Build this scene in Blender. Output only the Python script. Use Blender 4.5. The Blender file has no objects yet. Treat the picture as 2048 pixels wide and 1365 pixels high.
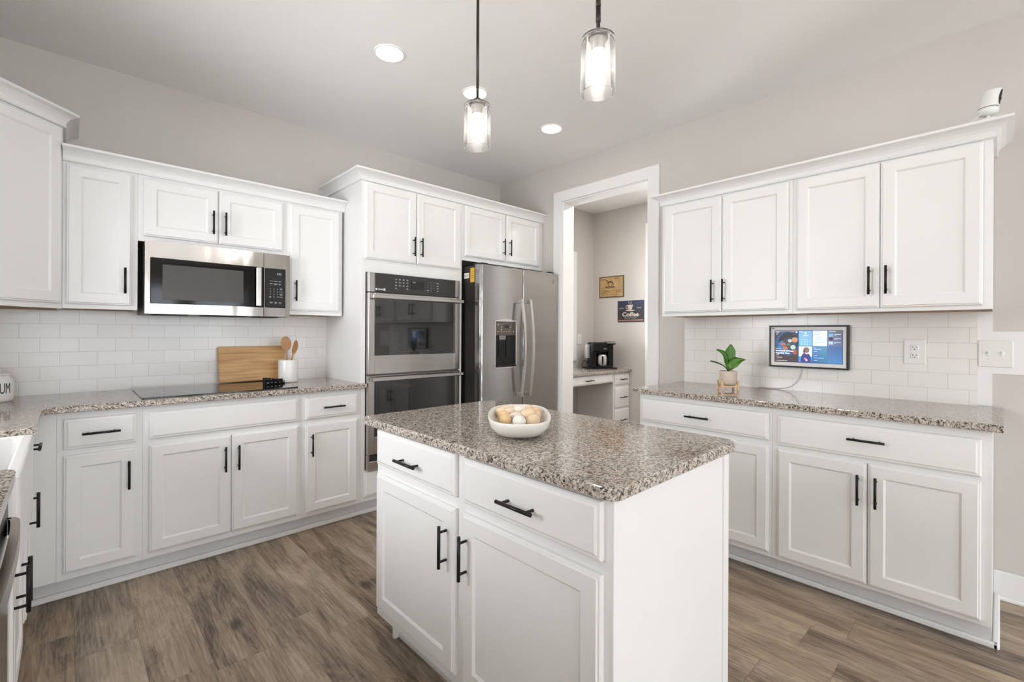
import bpy, bmesh, math, random
from mathutils import Vector, Matrix
random.seed(7)
PI = math.pi
SC = bpy.context.scene
COL = SC.collection

# ---------------------------------------------------------------- camera, world, light
XW, YW, XL, ZC = 3.2268, 3.5723, -0.73, 2.776      # right wall, back wall, sink wall, ceiling
YR = -6.2                                          # rear wall, behind the camera
FPX, YAW, ROLL, CAMZ = 931.55, 0.8091, 0.0048, 1.2603
cd = bpy.data.cameras.new('camera'); cam = bpy.data.objects.new('camera', cd); COL.objects.link(cam)
cd.sensor_fit = 'HORIZONTAL'; cd.sensor_width = 36.0
cd.lens = FPX * 36.0 / 2048.0
cd.shift_x = 0.0
cd.shift_y = -(682.5 - 665.58) / 2048.0
cd.clip_start = 0.02; cd.clip_end = 60
_F = Vector((math.cos(YAW), math.sin(YAW), 0)); _R = Vector((math.sin(YAW), -math.cos(YAW), 0)); _U = Vector((0, 0, 1))
_R2 = _R * math.cos(ROLL) + _U * math.sin(ROLL); _U2 = -_R * math.sin(ROLL) + _U * math.cos(ROLL)
m = Matrix((( _R2.x, _U2.x, -_F.x, 0), (_R2.y, _U2.y, -_F.y, 0), (_R2.z, _U2.z, -_F.z, CAMZ), (0, 0, 0, 1)))
cam.matrix_world = m
SC.camera = cam
SC.view_settings.view_transform = 'Standard'
SC.view_settings.look = 'None'
SC.view_settings.gamma = 1.0
SC.view_settings.use_curve_mapping = False
SC.view_settings.exposure = 0.23
w = bpy.data.worlds.new('daylight'); SC.world = w; w.use_nodes = True
w.node_tree.nodes['Background'].inputs[0].default_value = (0.80, 0.88, 1.0, 1)
w.node_tree.nodes['Background'].inputs[1].default_value = 2.0

def area(name, loc, rot, sx, sy, power, color):
    ld = bpy.data.lights.new(name, 'AREA'); ld.shape = 'RECTANGLE'; ld.size = sx; ld.size_y = sy
    ld.energy = power; ld.color = color
    o = bpy.data.objects.new(name, ld); COL.objects.link(o); o.location = loc; o.rotation_euler = rot
    return o
LW = [1.15, 0.05, 5.6, 1.35, 2.0, 0.34, 2.4, 4.5]      # rear, left, right, sink, nook fill lamps; near cans, bulbs, added nook cans
# added area lamps outside made-up, unseen windows, filling the kitchen with light
REAR_FILL_WIN = [(-0.60, 0.45, 0.08, 2.3), (0.72, 1.77, 0.08, 2.3), (2.04, 3.09, 0.08, 2.3)]
LEFT_FILL_WIN = (-5.2, -2.4, 0.08, 2.3)
RIGHT_FILL_WIN = (-5.2, -2.4, 0.08, 2.3)
SINK_FILL_WIN = (1.40, 2.66, 1.05, 2.20)
# fill lamps tipped up a little to brighten the ceiling
for wx0, wx1, wz0, wz1 in REAR_FILL_WIN:
    area('fill_rear', ((wx0+wx1)/2, YR - 0.32, 1.15), (PI/2 + 0.16, 0, 0), 1.05, 2.2, 33 * LW[0], (0.91, 0.955, 1.0))
area('fill_left', (XL - 0.40, -3.8, 1.15), (0, -PI/2 - 0.16, 0), 2.2, 2.8, 100 * LW[1], (0.91, 0.955, 1.0))
area('fill_right', (XW + 0.48, -3.8, 1.15), (0, PI/2 + 0.16, 0), 2.2, 2.8, 100 * LW[2], (0.91, 0.955, 1.0))
area('fill_sink', (XL - 0.25, 2.025, 1.60), (0, -PI/2 - 0.15, 0), 1.05, 1.15, 30 * LW[3], (0.98, 0.985, 1.0))
area('fill_nook', (4.0, YW + 0.30, 1.58), (-PI/2 - 0.15, 0, 0), 0.8, 1.15, 30 * LW[4], (0.98, 0.985, 1.0))  # added lamp outside the nook window, brightening the nook
LAMP = (1.0, 0.925, 0.83)
CAN_STRENGTH = 60.0 * LW[5]
BULB_STRENGTH = 30.0 * LW[6]
NOOK_FILL_STRENGTH = 60.0 * LW[7]

# ---------------------------------------------------------------- materials
def lin(c):
    c = c / 255.0
    return c / 12.92 if c <= 0.04045 else ((c + 0.055) / 1.055) ** 2.4
def rgb(r, g, b): return (lin(r), lin(g), lin(b), 1)
def newmat(name):
    mt = bpy.data.materials.new(name); mt.use_nodes = True
    nt = mt.node_tree; p = nt.nodes['Principled BSDF']
    return mt, nt, p
def N(nt, typ, **kw):
    n = nt.nodes.new(typ)
    for k, v in kw.items(): setattr(n, k, v)
    return n
def ramp(nt, stops, interp='LINEAR'):
    r = N(nt, 'ShaderNodeValToRGB'); r.color_ramp.interpolation = interp
    e = r.color_ramp.elements
    while len(e) < len(stops): e.new(0.5)
    for i, (p, c) in enumerate(stops): e[i].position = p; e[i].color = c
    return r
def plain(name, col, rough=0.5, metal=0.0, var=0.03, scale=6.0, spec=0.5, bump=0.0, bscale=200.0, coat=0.0):
    mt, nt, p = newmat(name)
    tc = N(nt, 'ShaderNodeTexCoord')
    nz = N(nt, 'ShaderNodeTexNoise'); nz.inputs['Scale'].default_value = scale; nz.inputs['Detail'].default_value = 3
    nt.links.new(tc.outputs['Object'], nz.inputs['Vector'])
    c0 = tuple(max(0, c * (1 - var)) for c in col[:3]) + (1,); c1 = tuple(min(1, c * (1 + var)) for c in col[:3]) + (1,)
    r = ramp(nt, [(0.3, c0), (0.7, c1)])
    nt.links.new(nz.outputs['Fac'], r.inputs['Fac']); nt.links.new(r.outputs['Color'], p.inputs['Base Color'])
    p.inputs['Roughness'].default_value = rough; p.inputs['Metallic'].default_value = metal
    p.inputs['Specular IOR Level'].default_value = spec
    p.inputs['Coat Weight'].default_value = coat
    if bump:
        n2 = N(nt, 'ShaderNodeTexNoise'); n2.inputs['Scale'].default_value = bscale
        nt.links.new(tc.outputs['Object'], n2.inputs['Vector'])
        b = N(nt, 'ShaderNodeBump'); b.inputs['Strength'].default_value = bump; b.inputs['Distance'].default_value = 0.002
        nt.links.new(n2.outputs['Fac'], b.inputs['Height']); nt.links.new(b.outputs['Normal'], p.inputs['Normal'])
    return mt
def emit(name, col, s):
    mt, nt, p = newmat(name)
    p.inputs['Base Color'].default_value = col; p.inputs['Emission Color'].default_value = col
    p.inputs['Emission Strength'].default_value = s; p.inputs['Roughness'].default_value = 0.4
    return mt

M = {}
M['paint'] = plain('white_cabinet_paint', (0.835, 0.832, 0.82, 1), 0.38, var=0.012, scale=2.0)
M['trim'] = plain('white_trim_paint', (0.86, 0.855, 0.84, 1), 0.4, var=0.012, scale=2.0)
M['wall'] = plain('greige_wall_paint', (0.63, 0.595, 0.56, 1), 0.75, var=0.02, scale=1.2, bump=0.06, bscale=350)
M['ceil'] = plain('ceiling_paint', (0.90, 0.89, 0.87, 1), 0.85, var=0.015, scale=1.0, bump=0.08, bscale=300)
M['black'] = plain('matte_black_metal', (0.018, 0.016, 0.015, 1), 0.38, metal=0.5, var=0.1)
M['plastic_black'] = plain('black_plastic', (0.007, 0.007, 0.0075, 1), 0.35, var=0.1, spec=0.3)
M['plastic_white'] = plain('white_plastic', (0.82, 0.82, 0.80, 1), 0.35, var=0.01)
M['dark_gap'] = plain('dark_recess', (0.02, 0.02, 0.02, 1), 0.8)
M['bronze'] = plain('dark_bronze_metal', (0.05, 0.045, 0.04, 1), 0.35, metal=0.8, var=0.1)
M['nickel'] = plain('grey_metal_socket', (0.16, 0.15, 0.14, 1), 0.45, metal=0.3, var=0.05)
M['ceramic'] = plain('white_ceramic', (0.83, 0.82, 0.80, 1), 0.22, var=0.012, scale=4)
M['bowlceramic'] = plain('cream_ceramic', (0.80, 0.77, 0.71, 1), 0.38, var=0.015, scale=8)
M['fireclay'] = plain('white_fireclay', (0.84, 0.83, 0.82, 1), 0.15, var=0.01)
M['ink'] = plain('black_ink', (0.03, 0.028, 0.026, 1), 0.5)
M['grey_ink'] = plain('grey_ink', (0.42, 0.42, 0.42, 1), 0.5)
M['pale_ink'] = plain('pale_ink', (0.75, 0.75, 0.74, 1), 0.5)
M['ply'] = plain('raw_wood_underside', (0.36, 0.20, 0.10, 1), 0.6, var=0.2, scale=20)
M['pot'] = plain('beige_stone_pot', (0.60, 0.50, 0.41, 1), 0.7, var=0.06, scale=60, bump=0.15)
M['stand'] = plain('pale_bamboo', (0.68, 0.47, 0.25, 1), 0.45, var=0.08, scale=30)
M['soil'] = plain('dark_soil', (0.03, 0.02, 0.015, 1), 0.9, var=0.3, scale=150, bump=0.5)
M['spoon'] = plain('brown_spoon_wood', (0.42, 0.21, 0.065, 1), 0.42, var=0.14, scale=28)
M['toekick'] = plain('painted_toe_kick', (0.76, 0.76, 0.755, 1), 0.42, var=0.015)
M['fridge_side'] = plain('dark_grey_painted_steel', (0.030, 0.026, 0.023, 1), 0.42, metal=0.3, var=0.06)
M['yellow'] = plain('yellow_sticker', (0.80, 0.45, 0.02, 1), 0.5, var=0.02)
M['paper'] = plain('white_paper', (0.75, 0.75, 0.73, 1), 0.7, var=0.02)
M['oven_panel'] = plain('charcoal_glass_panel', (0.030, 0.028, 0.025, 1), 0.16, var=0.05)
M['lcd'] = plain('dark_display_glass', (0.010, 0.009, 0.008, 1), 0.08, var=0.05)
M['disp_panel'] = plain('grey_brown_control_panel', (0.12, 0.10, 0.085, 1), 0.25, metal=0.4)
M['silver'] = plain('satin_silver_trim', (0.62, 0.61, 0.59, 1), 0.28, metal=0.9, var=0.03)
M['grille'] = plain('grey_underside_metal', (0.25, 0.24, 0.23, 1), 0.45, metal=0.6)
M['cord'] = plain('grey_cord', (0.38, 0.36, 0.35, 1), 0.5)
M['mat_white'] = plain('off_white_mat', (0.84, 0.82, 0.80, 1), 0.6, var=0.01)

def steel(name, base, rough, horiz=True, bs=0.10, aniso=0.3, wave=(2.2, 2.2, .8)):
    mt, nt, p = newmat(name)
    tc = N(nt, 'ShaderNodeTexCoord'); mp = N(nt, 'ShaderNodeMapping')
    mp.inputs['Scale'].default_value = (2, 2, 420) if horiz else (420, 420, 2)
    nt.links.new(tc.outputs['Object'], mp.inputs['Vector'])
    nz = N(nt, 'ShaderNodeTexNoise'); nz.inputs['Scale'].default_value = 1.0; nz.inputs['Detail'].default_value = 2
    nt.links.new(mp.outputs['Vector'], nz.inputs['Vector'])
    r = ramp(nt, [(0.25, tuple(c * 0.93 for c in base[:3]) + (1,)), (0.75, tuple(min(1, c * 1.05) for c in base[:3]) + (1,))])
    nt.links.new(nz.outputs['Fac'], r.inputs['Fac']); nt.links.new(r.outputs['Color'], p.inputs['Base Color'])
    n2 = N(nt, 'ShaderNodeTexNoise'); n2.inputs['Scale'].default_value = 1.6; n2.inputs['Detail'].default_value = 1
    m2 = N(nt, 'ShaderNodeMapping'); m2.inputs['Scale'].default_value = wave; nt.links.new(tc.outputs['Object'], m2.inputs['Vector']); nt.links.new(m2.outputs[0], n2.inputs['Vector'])
    b = N(nt, 'ShaderNodeBump'); b.inputs['Strength'].default_value = bs; b.inputs['Distance'].default_value = 0.02
    nt.links.new(n2.outputs['Fac'], b.inputs['Height']); nt.links.new(b.outputs['Normal'], p.inputs['Normal'])
    p.inputs['Metallic'].default_value = 1.0; p.inputs['Roughness'].default_value = rough
    p.inputs['Anisotropic'].default_value = aniso
    return mt
M['steel'] = steel('brushed_stainless_steel', (0.47, 0.45, 0.43, 1), 0.20, bs=.16)
M['steel_micro'] = steel('polished_microwave_steel', (0.40, 0.375, 0.35, 1), 0.16, bs=.30, wave=(5.5, 5.5, .5))
M['steel_fridge'] = steel('brushed_fridge_steel', (0.40, 0.392, 0.385, 1), 0.20, bs=0.45, wave=(.6, .6, 4.2))
M['steel_dark'] = steel('dark_bowed_steel', (0.34, 0.30, 0.27, 1), 0.22)

# black glass of the oven windows and microwave door
M['ovenglass'] = plain('black_oven_glass', (0.012, 0.011, 0.010, 1), 0.04, var=0.02, spec=0.9)
M['microglass'] = plain('black_microwave_glass', (0.004, 0.004, 0.004, 1), 0.07, var=0.02, spec=0.28)
M['micromesh'] = plain('grey_screened_window', (0.055, 0.050, 0.044, 1), 0.25, var=0.03, spec=0.3)
M['cooktop'] = plain('black_cooktop_glass', (0.010, 0.0095, 0.009, 1), 0.05, var=0.02, spec=0.6)

def granite():
    mt, nt, p = newmat('speckled_granite')
    tc = N(nt, 'ShaderNodeTexCoord')
    gm = N(nt, 'ShaderNodeNewGeometry')
    v = gm.outputs['Position']
    wn = N(nt, 'ShaderNodeTexNoise'); wn.inputs['Scale'].default_value = 40; wn.inputs['Detail'].default_value = 2
    nt.links.new(v, wn.inputs['Vector'])
    mx = N(nt, 'ShaderNodeMixRGB'); mx.blend_type = 'LINEAR_LIGHT'; mx.inputs['Fac'].default_value = 0.012
    nt.links.new(v, mx.inputs[1]); nt.links.new(wn.outputs['Color'], mx.inputs[2])
    vo = N(nt, 'ShaderNodeTexVoronoi'); vo.inputs['Scale'].default_value = 240
    nt.links.new(mx.outputs[0], vo.inputs['Vector'])
    sep = N(nt, 'ShaderNodeSeparateColor'); nt.links.new(vo.outputs['Color'], sep.inputs[0])
    n1 = N(nt, 'ShaderNodeTexNoise'); n1.inputs['Scale'].default_value = 95; n1.inputs['Detail'].default_value = 4; n1.inputs['Roughness'].default_value = 0.7
    nt.links.new(mx.outputs[0], n1.inputs['Vector'])
    ad = N(nt, 'ShaderNodeMath', operation='MULTIPLY_ADD'); ad.inputs[1].default_value = 0.30
    nt.links.new(sep.outputs[0], ad.inputs[0]); nt.links.new(n1.outputs['Fac'], ad.inputs[2])
    r = ramp(nt, [(0.0, (0.022, 0.019, 0.018, 1)), (0.48, (0.045, 0.038, 0.034, 1)), (0.54, (0.14, 0.112, 0.092, 1)), (0.60, (0.30, 0.245, 0.20, 1)), (0.67, (0.46, 0.395, 0.335, 1)), (0.80, (0.62, 0.575, 0.52, 1))])
    nt.links.new(ad.outputs[0], r.inputs['Fac'])
    nt.links.new(r.outputs['Color'], p.inputs['Base Color'])
    p.inputs['Roughness'].default_value = 0.07; p.inputs['Specular IOR Level'].default_value = 0.6
    return mt
M['granite'] = granite()

def tile(name, axis, zoff, uoff):
    # white glazed subway tile, running bond, in world metres
    mt, nt, p = newmat(name)
    gm = N(nt, 'ShaderNodeNewGeometry'); sp = N(nt, 'ShaderNodeSeparateXYZ'); nt.links.new(gm.outputs['Position'], sp.inputs[0])
    cb = N(nt, 'ShaderNodeCombineXYZ')
    au = N(nt, 'ShaderNodeMath', operation='SUBTRACT'); au.inputs[1].default_value = uoff
    az = N(nt, 'ShaderNodeMath', operation='SUBTRACT'); az.inputs[1].default_value = zoff
    nt.links.new(sp.outputs[0 if axis == 'x' else 1], au.inputs[0]); nt.links.new(sp.outputs[2], az.inputs[0])
    nt.links.new(au.outputs[0], cb.inputs[0]); nt.links.new(az.outputs[0], cb.inputs[1])
    bt = N(nt, 'ShaderNodeTexBrick'); bt.offset = 0.5; bt.offset_frequency = 2
    bt.inputs['Scale'].default_value = 1.0; bt.inputs['Brick Width'].default_value = 0.1545; bt.inputs['Row Height'].default_value = 0.0776
    bt.inputs['Mortar Size'].default_value = 0.0011; bt.inputs['Mortar Smooth'].default_value = 0.3
    bt.inputs['Color1'].default_value = (0.86, 0.845, 0.81, 1); bt.inputs['Color2'].default_value = (0.82, 0.805, 0.77, 1)
    bt.inputs['Mortar'].default_value = (0.64, 0.62, 0.59, 1)
    nt.links.new(cb.outputs[0], bt.inputs['Vector'])
    nt.links.new(bt.outputs['Color'], p.inputs['Base Color'])
    nz = N(nt, 'ShaderNodeTexNoise'); nz.inputs['Scale'].default_value = 9; nt.links.new(gm.outputs['Position'], nz.inputs['Vector'])
    b1 = N(nt, 'ShaderNodeBump'); b1.inputs['Strength'].default_value = 0.25; b1.inputs['Distance'].default_value = 0.004
    nt.links.new(nz.outputs['Fac'], b1.inputs['Height'])
    b2 = N(nt, 'ShaderNodeBump', invert=True); b2.inputs['Strength'].default_value = 0.55; b2.inputs['Distance'].default_value = 0.0015
    nt.links.new(bt.outputs['Fac'], b2.inputs['Height']); nt.links.new(b1.outputs['Normal'], b2.inputs['Normal'])
    nt.links.new(b2.outputs['Normal'], p.inputs['Normal'])
    p.inputs['Roughness'].default_value = 0.18
    return mt
M['tile_back'] = tile('subway_tile_back', 'x', 0.9085, -0.1085 - 0.1545 * 4)
M['tile_right'] = tile('subway_tile_right', 'y', 0.9085, 0.0280 - 0.1545 * 2)

def planks():
    mt, nt, p = newmat('wood_plank_floor')
    gm = N(nt, 'ShaderNodeNewGeometry'); sp = N(nt, 'ShaderNodeSeparateXYZ'); nt.links.new(gm.outputs['Position'], sp.inputs[0])
    def mth(op, a, b=None, c=None):
        n = N(nt, 'ShaderNodeMath', operation=op)
        for i, q in enumerate((a, b, c)):
            if q is None: continue
            if isinstance(q, (int, float)): n.inputs[i].default_value = q
            else: nt.links.new(q, n.inputs[i])
        return n.outputs[0]
    PWD, PL = 0.192, 1.22
    u = mth('DIVIDE', mth('SUBTRACT', sp.outputs[0], 0.024 - PWD * 20), PWD)
    row = mth('FLOOR', u); fu = mth('FRACT', u)
    wn = N(nt, 'ShaderNodeTexWhiteNoise', noise_dimensions='1D'); nt.links.new(row, wn.inputs['W'])
    vv = mth('DIVIDE', mth('ADD', sp.outputs[1], mth('MULTIPLY', wn.outputs['Value'], 1.22)), PL)
    pid = mth('FLOOR', vv); fv = mth('FRACT', vv)
    cb = N(nt, 'ShaderNodeCombineXYZ'); nt.links.new(row, cb.inputs[0]); nt.links.new(pid, cb.inputs[1])
    w2 = N(nt, 'ShaderNodeTexWhiteNoise', noise_dimensions='3D'); nt.links.new(cb.outputs[0], w2.inputs['Vector'])
    # grain coordinates, shifted for each plank
    sh = N(nt, 'ShaderNodeVectorMath', operation='MULTIPLY_ADD'); nt.links.new(w2.outputs['Color'], sh.inputs[0]); sh.inputs[1].default_value = (37, 53, 11)
    nt.links.new(gm.outputs['Position'], sh.inputs[2])
    def noise(scx, scy, sc, det, dist, rough=0.55):
        mp = N(nt, 'ShaderNodeMapping'); mp.inputs['Scale'].default_value = (scx, scy, 1); nt.links.new(sh.outputs[0], mp.inputs['Vector'])
        n = N(nt, 'ShaderNodeTexNoise'); n.inputs['Scale'].default_value = sc; n.inputs['Detail'].default_value = det
        n.inputs['Distortion'].default_value = dist; n.inputs['Roughness'].default_value = rough
        nt.links.new(mp.outputs[0], n.inputs['Vector']); return n.outputs['Fac']
    big = noise(1.0, 0.17, 8.5, 4, 1.1)
    fine = noise(1.0, 0.05, 120, 5, 0.25, 0.6)
    cl = noise(1.0, 0.35, 2.4, 2, 0.4)
    # cathedral grain rings
    fr = mth('SINE', mth('MULTIPLY', big, 85.0))
    mpk = N(nt, 'ShaderNodeMapping'); mpk.inputs['Scale'].default_value = (1, .55, 1); nt.links.new(sh.outputs[0], mpk.inputs['Vector'])
    kn = N(nt, 'ShaderNodeTexVoronoi'); kn.inputs['Scale'].default_value = 3.6; nt.links.new(mpk.outputs[0], kn.inputs['Vector'])
    knot = mth('SUBTRACT', 1.0, mth('MINIMUM', mth('DIVIDE', kn.outputs['Distance'], 0.13), 1.0))
    t = mth('ADD', mth('MULTIPLY_ADD', big, 0.75, 0.06), mth('MULTIPLY', mth('SUBTRACT', fine, .5), 0.60))
    t = mth('ADD', t, mth('MULTIPLY', fr, 0.030))
    t = mth('SUBTRACT', t, mth('MULTIPLY', knot, 0.26))
    t = mth('ADD', t, mth('MULTIPLY', mth('SUBTRACT', w2.outputs['Value'], 0.5), 0.13))
    t = mth('ADD', t, mth('MULTIPLY', mth('SUBTRACT', cl, 0.5), 0.25))
    r = ramp(nt, [(0.18, (0.080, 0.058, 0.043, 1)), (0.29, (0.18, 0.134, 0.100, 1)), (0.40, (0.30, 0.230, 0.170, 1)), (0.54, (0.43, 0.34, 0.25, 1)), (0.72, (0.58, 0.475, 0.355, 1))])
    nt.links.new(t, r.inputs['Fac'])
    # per-plank hue: some greyer, some warmer
    hs = N(nt, 'ShaderNodeHueSaturation'); nt.links.new(r.outputs['Color'], hs.inputs['Color'])
    nt.links.new(mth('MULTIPLY_ADD', wn.outputs['Value'], 0.30, 0.90), hs.inputs['Saturation'])
    # seams
    eu = mth('MULTIPLY', mth('MINIMUM', fu, mth('SUBTRACT', 1.0, fu)), PWD)
    ev = mth('MULTIPLY', mth('MINIMUM', fv, mth('SUBTRACT', 1.0, fv)), PL)
    e = mth('MINIMUM', eu, ev)
    sm = mth('SMOOTH_MIN', mth('DIVIDE', e, 0.0016), 1.0, 0.2)
    mixc = N(nt, 'ShaderNodeMixRGB'); mixc.inputs[1].default_value = (0.035, 0.026, 0.02, 1)
    nt.links.new(mth('MULTIPLY_ADD', sm, 0.6, 0.4), mixc.inputs['Fac']); nt.links.new(hs.outputs['Color'], mixc.inputs[2])
    nt.links.new(mixc.outputs[0], p.inputs['Base Color'])
    nt.links.new(mth('MULTIPLY_ADD', fine, 0.18, 0.30), p.inputs['Roughness'])
    b = N(nt, 'ShaderNodeBump'); b.inputs['Strength'].default_value = 0.35; b.inputs['Distance'].default_value = 0.0015
    nt.links.new(mth('ADD', mth('MULTIPLY', fine, 0.5), sm), b.inputs['Height']); nt.links.new(b.outputs['Normal'], p.inputs['Normal'])
    p.inputs['Specular IOR Level'].default_value = 0.4
    return mt
M['floor'] = planks()

def boardwood():
    mt, nt, p = newmat('golden_board_wood')
    tc = N(nt, 'ShaderNodeTexCoord'); mp = N(nt, 'ShaderNodeMapping'); mp.inputs['Scale'].default_value = (2.0, 2.0, 44)
    nt.links.new(tc.outputs['Object'], mp.inputs['Vector'])
    nz = N(nt, 'ShaderNodeTexNoise'); nz.inputs['Scale'].default_value = 1.4; nz.inputs['Detail'].default_value = 5; nz.inputs['Distortion'].default_value = 0.7
    nt.links.new(mp.outputs[0], nz.inputs['Vector'])
    r = ramp(nt, [(0.25, (0.42, 0.205, 0.07, 1)), (0.5, (0.60, 0.345, 0.14, 1)), (0.75, (0.72, 0.47, 0.22, 1))])
    nt.links.new(nz.outputs['Fac'], r.inputs['Fac']); nt.links.new(r.outputs['Color'], p.inputs['Base Color'])
    p.inputs['Roughness'].default_value = 0.38
    return mt
M['board'] = boardwood()

def seeded_glass():
    mt = bpy.data.materials.new('seeded_clear_glass'); mt.use_nodes = True; nt = mt.node_tree
    nt.nodes.remove(nt.nodes['Principled BSDF']); out = nt.nodes['Material Output']
    tc = N(nt, 'ShaderNodeTexCoord')
    vo = N(nt, 'ShaderNodeTexVoronoi'); vo.inputs['Scale'].default_value = 330; nt.links.new(tc.outputs['Object'], vo.inputs['Vector'])
    sc = N(nt, 'ShaderNodeSeparateColor'); nt.links.new(vo.outputs['Color'], sc.inputs[0])
    rare = N(nt, 'ShaderNodeMath', operation='GREATER_THAN'); rare.inputs[1].default_value = 0.55; nt.links.new(sc.outputs[0], rare.inputs[0])
    near = N(nt, 'ShaderNodeMath', operation='LESS_THAN'); near.inputs[1].default_value = 0.30; nt.links.new(vo.outputs['Distance'], near.inputs[0])
    bub = N(nt, 'ShaderNodeMath', operation='MULTIPLY'); nt.links.new(rare.outputs[0], bub.inputs[0]); nt.links.new(near.outputs[0], bub.inputs[1])
    tr = N(nt, 'ShaderNodeBsdfTransparent'); tr.inputs[0].default_value = (1.0, 1.0, 1.0, 1)
    gl = N(nt, 'ShaderNodeBsdfGlossy'); gl.inputs['Roughness'].default_value = 0.03
    df = N(nt, 'ShaderNodeBsdfTranslucent'); df.inputs[0].default_value = (0.95, 0.95, 0.95, 1)
    df2 = N(nt, 'ShaderNodeBsdfDiffuse'); df2.inputs[0].default_value = (0.95, 0.95, 0.95, 1)
    md = N(nt, 'ShaderNodeMixShader'); nt.links.new(df.outputs[0], md.inputs[1]); nt.links.new(df2.outputs[0], md.inputs[2])
    lw = N(nt, 'ShaderNodeLayerWeight'); lw.inputs['Blend'].default_value = 0.12
    m1 = N(nt, 'ShaderNodeMixShader'); nt.links.new(lw.outputs['Fresnel'], m1.inputs[0]); nt.links.new(tr.outputs[0], m1.inputs[1]); nt.links.new(gl.outputs[0], m1.inputs[2])
    fa = N(nt, 'ShaderNodeMath', operation='MULTIPLY_ADD'); fa.inputs[1].default_value = 0.12; fa.inputs[2].default_value = 0.014; nt.links.new(bub.outputs[0], fa.inputs[0])
    f2 = N(nt, 'ShaderNodeMath', operation='MULTIPLY_ADD'); f2.inputs[1].default_value = 0.5
    pw = N(nt, 'ShaderNodeMath', operation='POWER'); pw.inputs[1].default_value = 4.0; nt.links.new(lw.outputs['Facing'], pw.inputs[0])
    nt.links.new(pw.outputs[0], f2.inputs[0]); nt.links.new(fa.outputs[0], f2.inputs[2])  # white mixed in towards grazing edges paints bright glass rims
    m2 = N(nt, 'ShaderNodeMixShader'); nt.links.new(f2.outputs[0], m2.inputs[0]); nt.links.new(m1.outputs[0], m2.inputs[1]); nt.links.new(md.outputs[0], m2.inputs[2])
    nt.links.new(m2.outputs[0], out.inputs['Surface'])
    return mt
M['glass'] = seeded_glass()
def clear_pane():
    mt = bpy.data.materials.new('window_glass'); mt.use_nodes = True; nt = mt.node_tree
    nt.nodes.remove(nt.nodes['Principled BSDF']); out = nt.nodes['Material Output']
    tr = N(nt, 'ShaderNodeBsdfTransparent'); gl = N(nt, 'ShaderNodeBsdfGlossy'); gl.inputs['Roughness'].default_value = 0.02
    fr = N(nt, 'ShaderNodeFresnel'); mx = N(nt, 'ShaderNodeMixShader')
    nt.links.new(fr.outputs[0], mx.inputs[0]); nt.links.new(tr.outputs[0], mx.inputs[1]); nt.links.new(gl.outputs[0], mx.inputs[2])
    nt.links.new(mx.outputs[0], out.inputs['Surface'])
    return mt
M['pane'] = clear_pane()
M['can'] = emit('recessed_lamp_glow', (1.0, 0.945, 0.87, 1), CAN_STRENGTH)
M['can_nook_fill'] = emit('nook_fill_glow', (1.0, 0.965, 0.92, 1), NOOK_FILL_STRENGTH)
M['bulb'] = emit('pendant_bulb_glow', (1.0, 0.94, 0.86, 1), BULB_STRENGTH)

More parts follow.
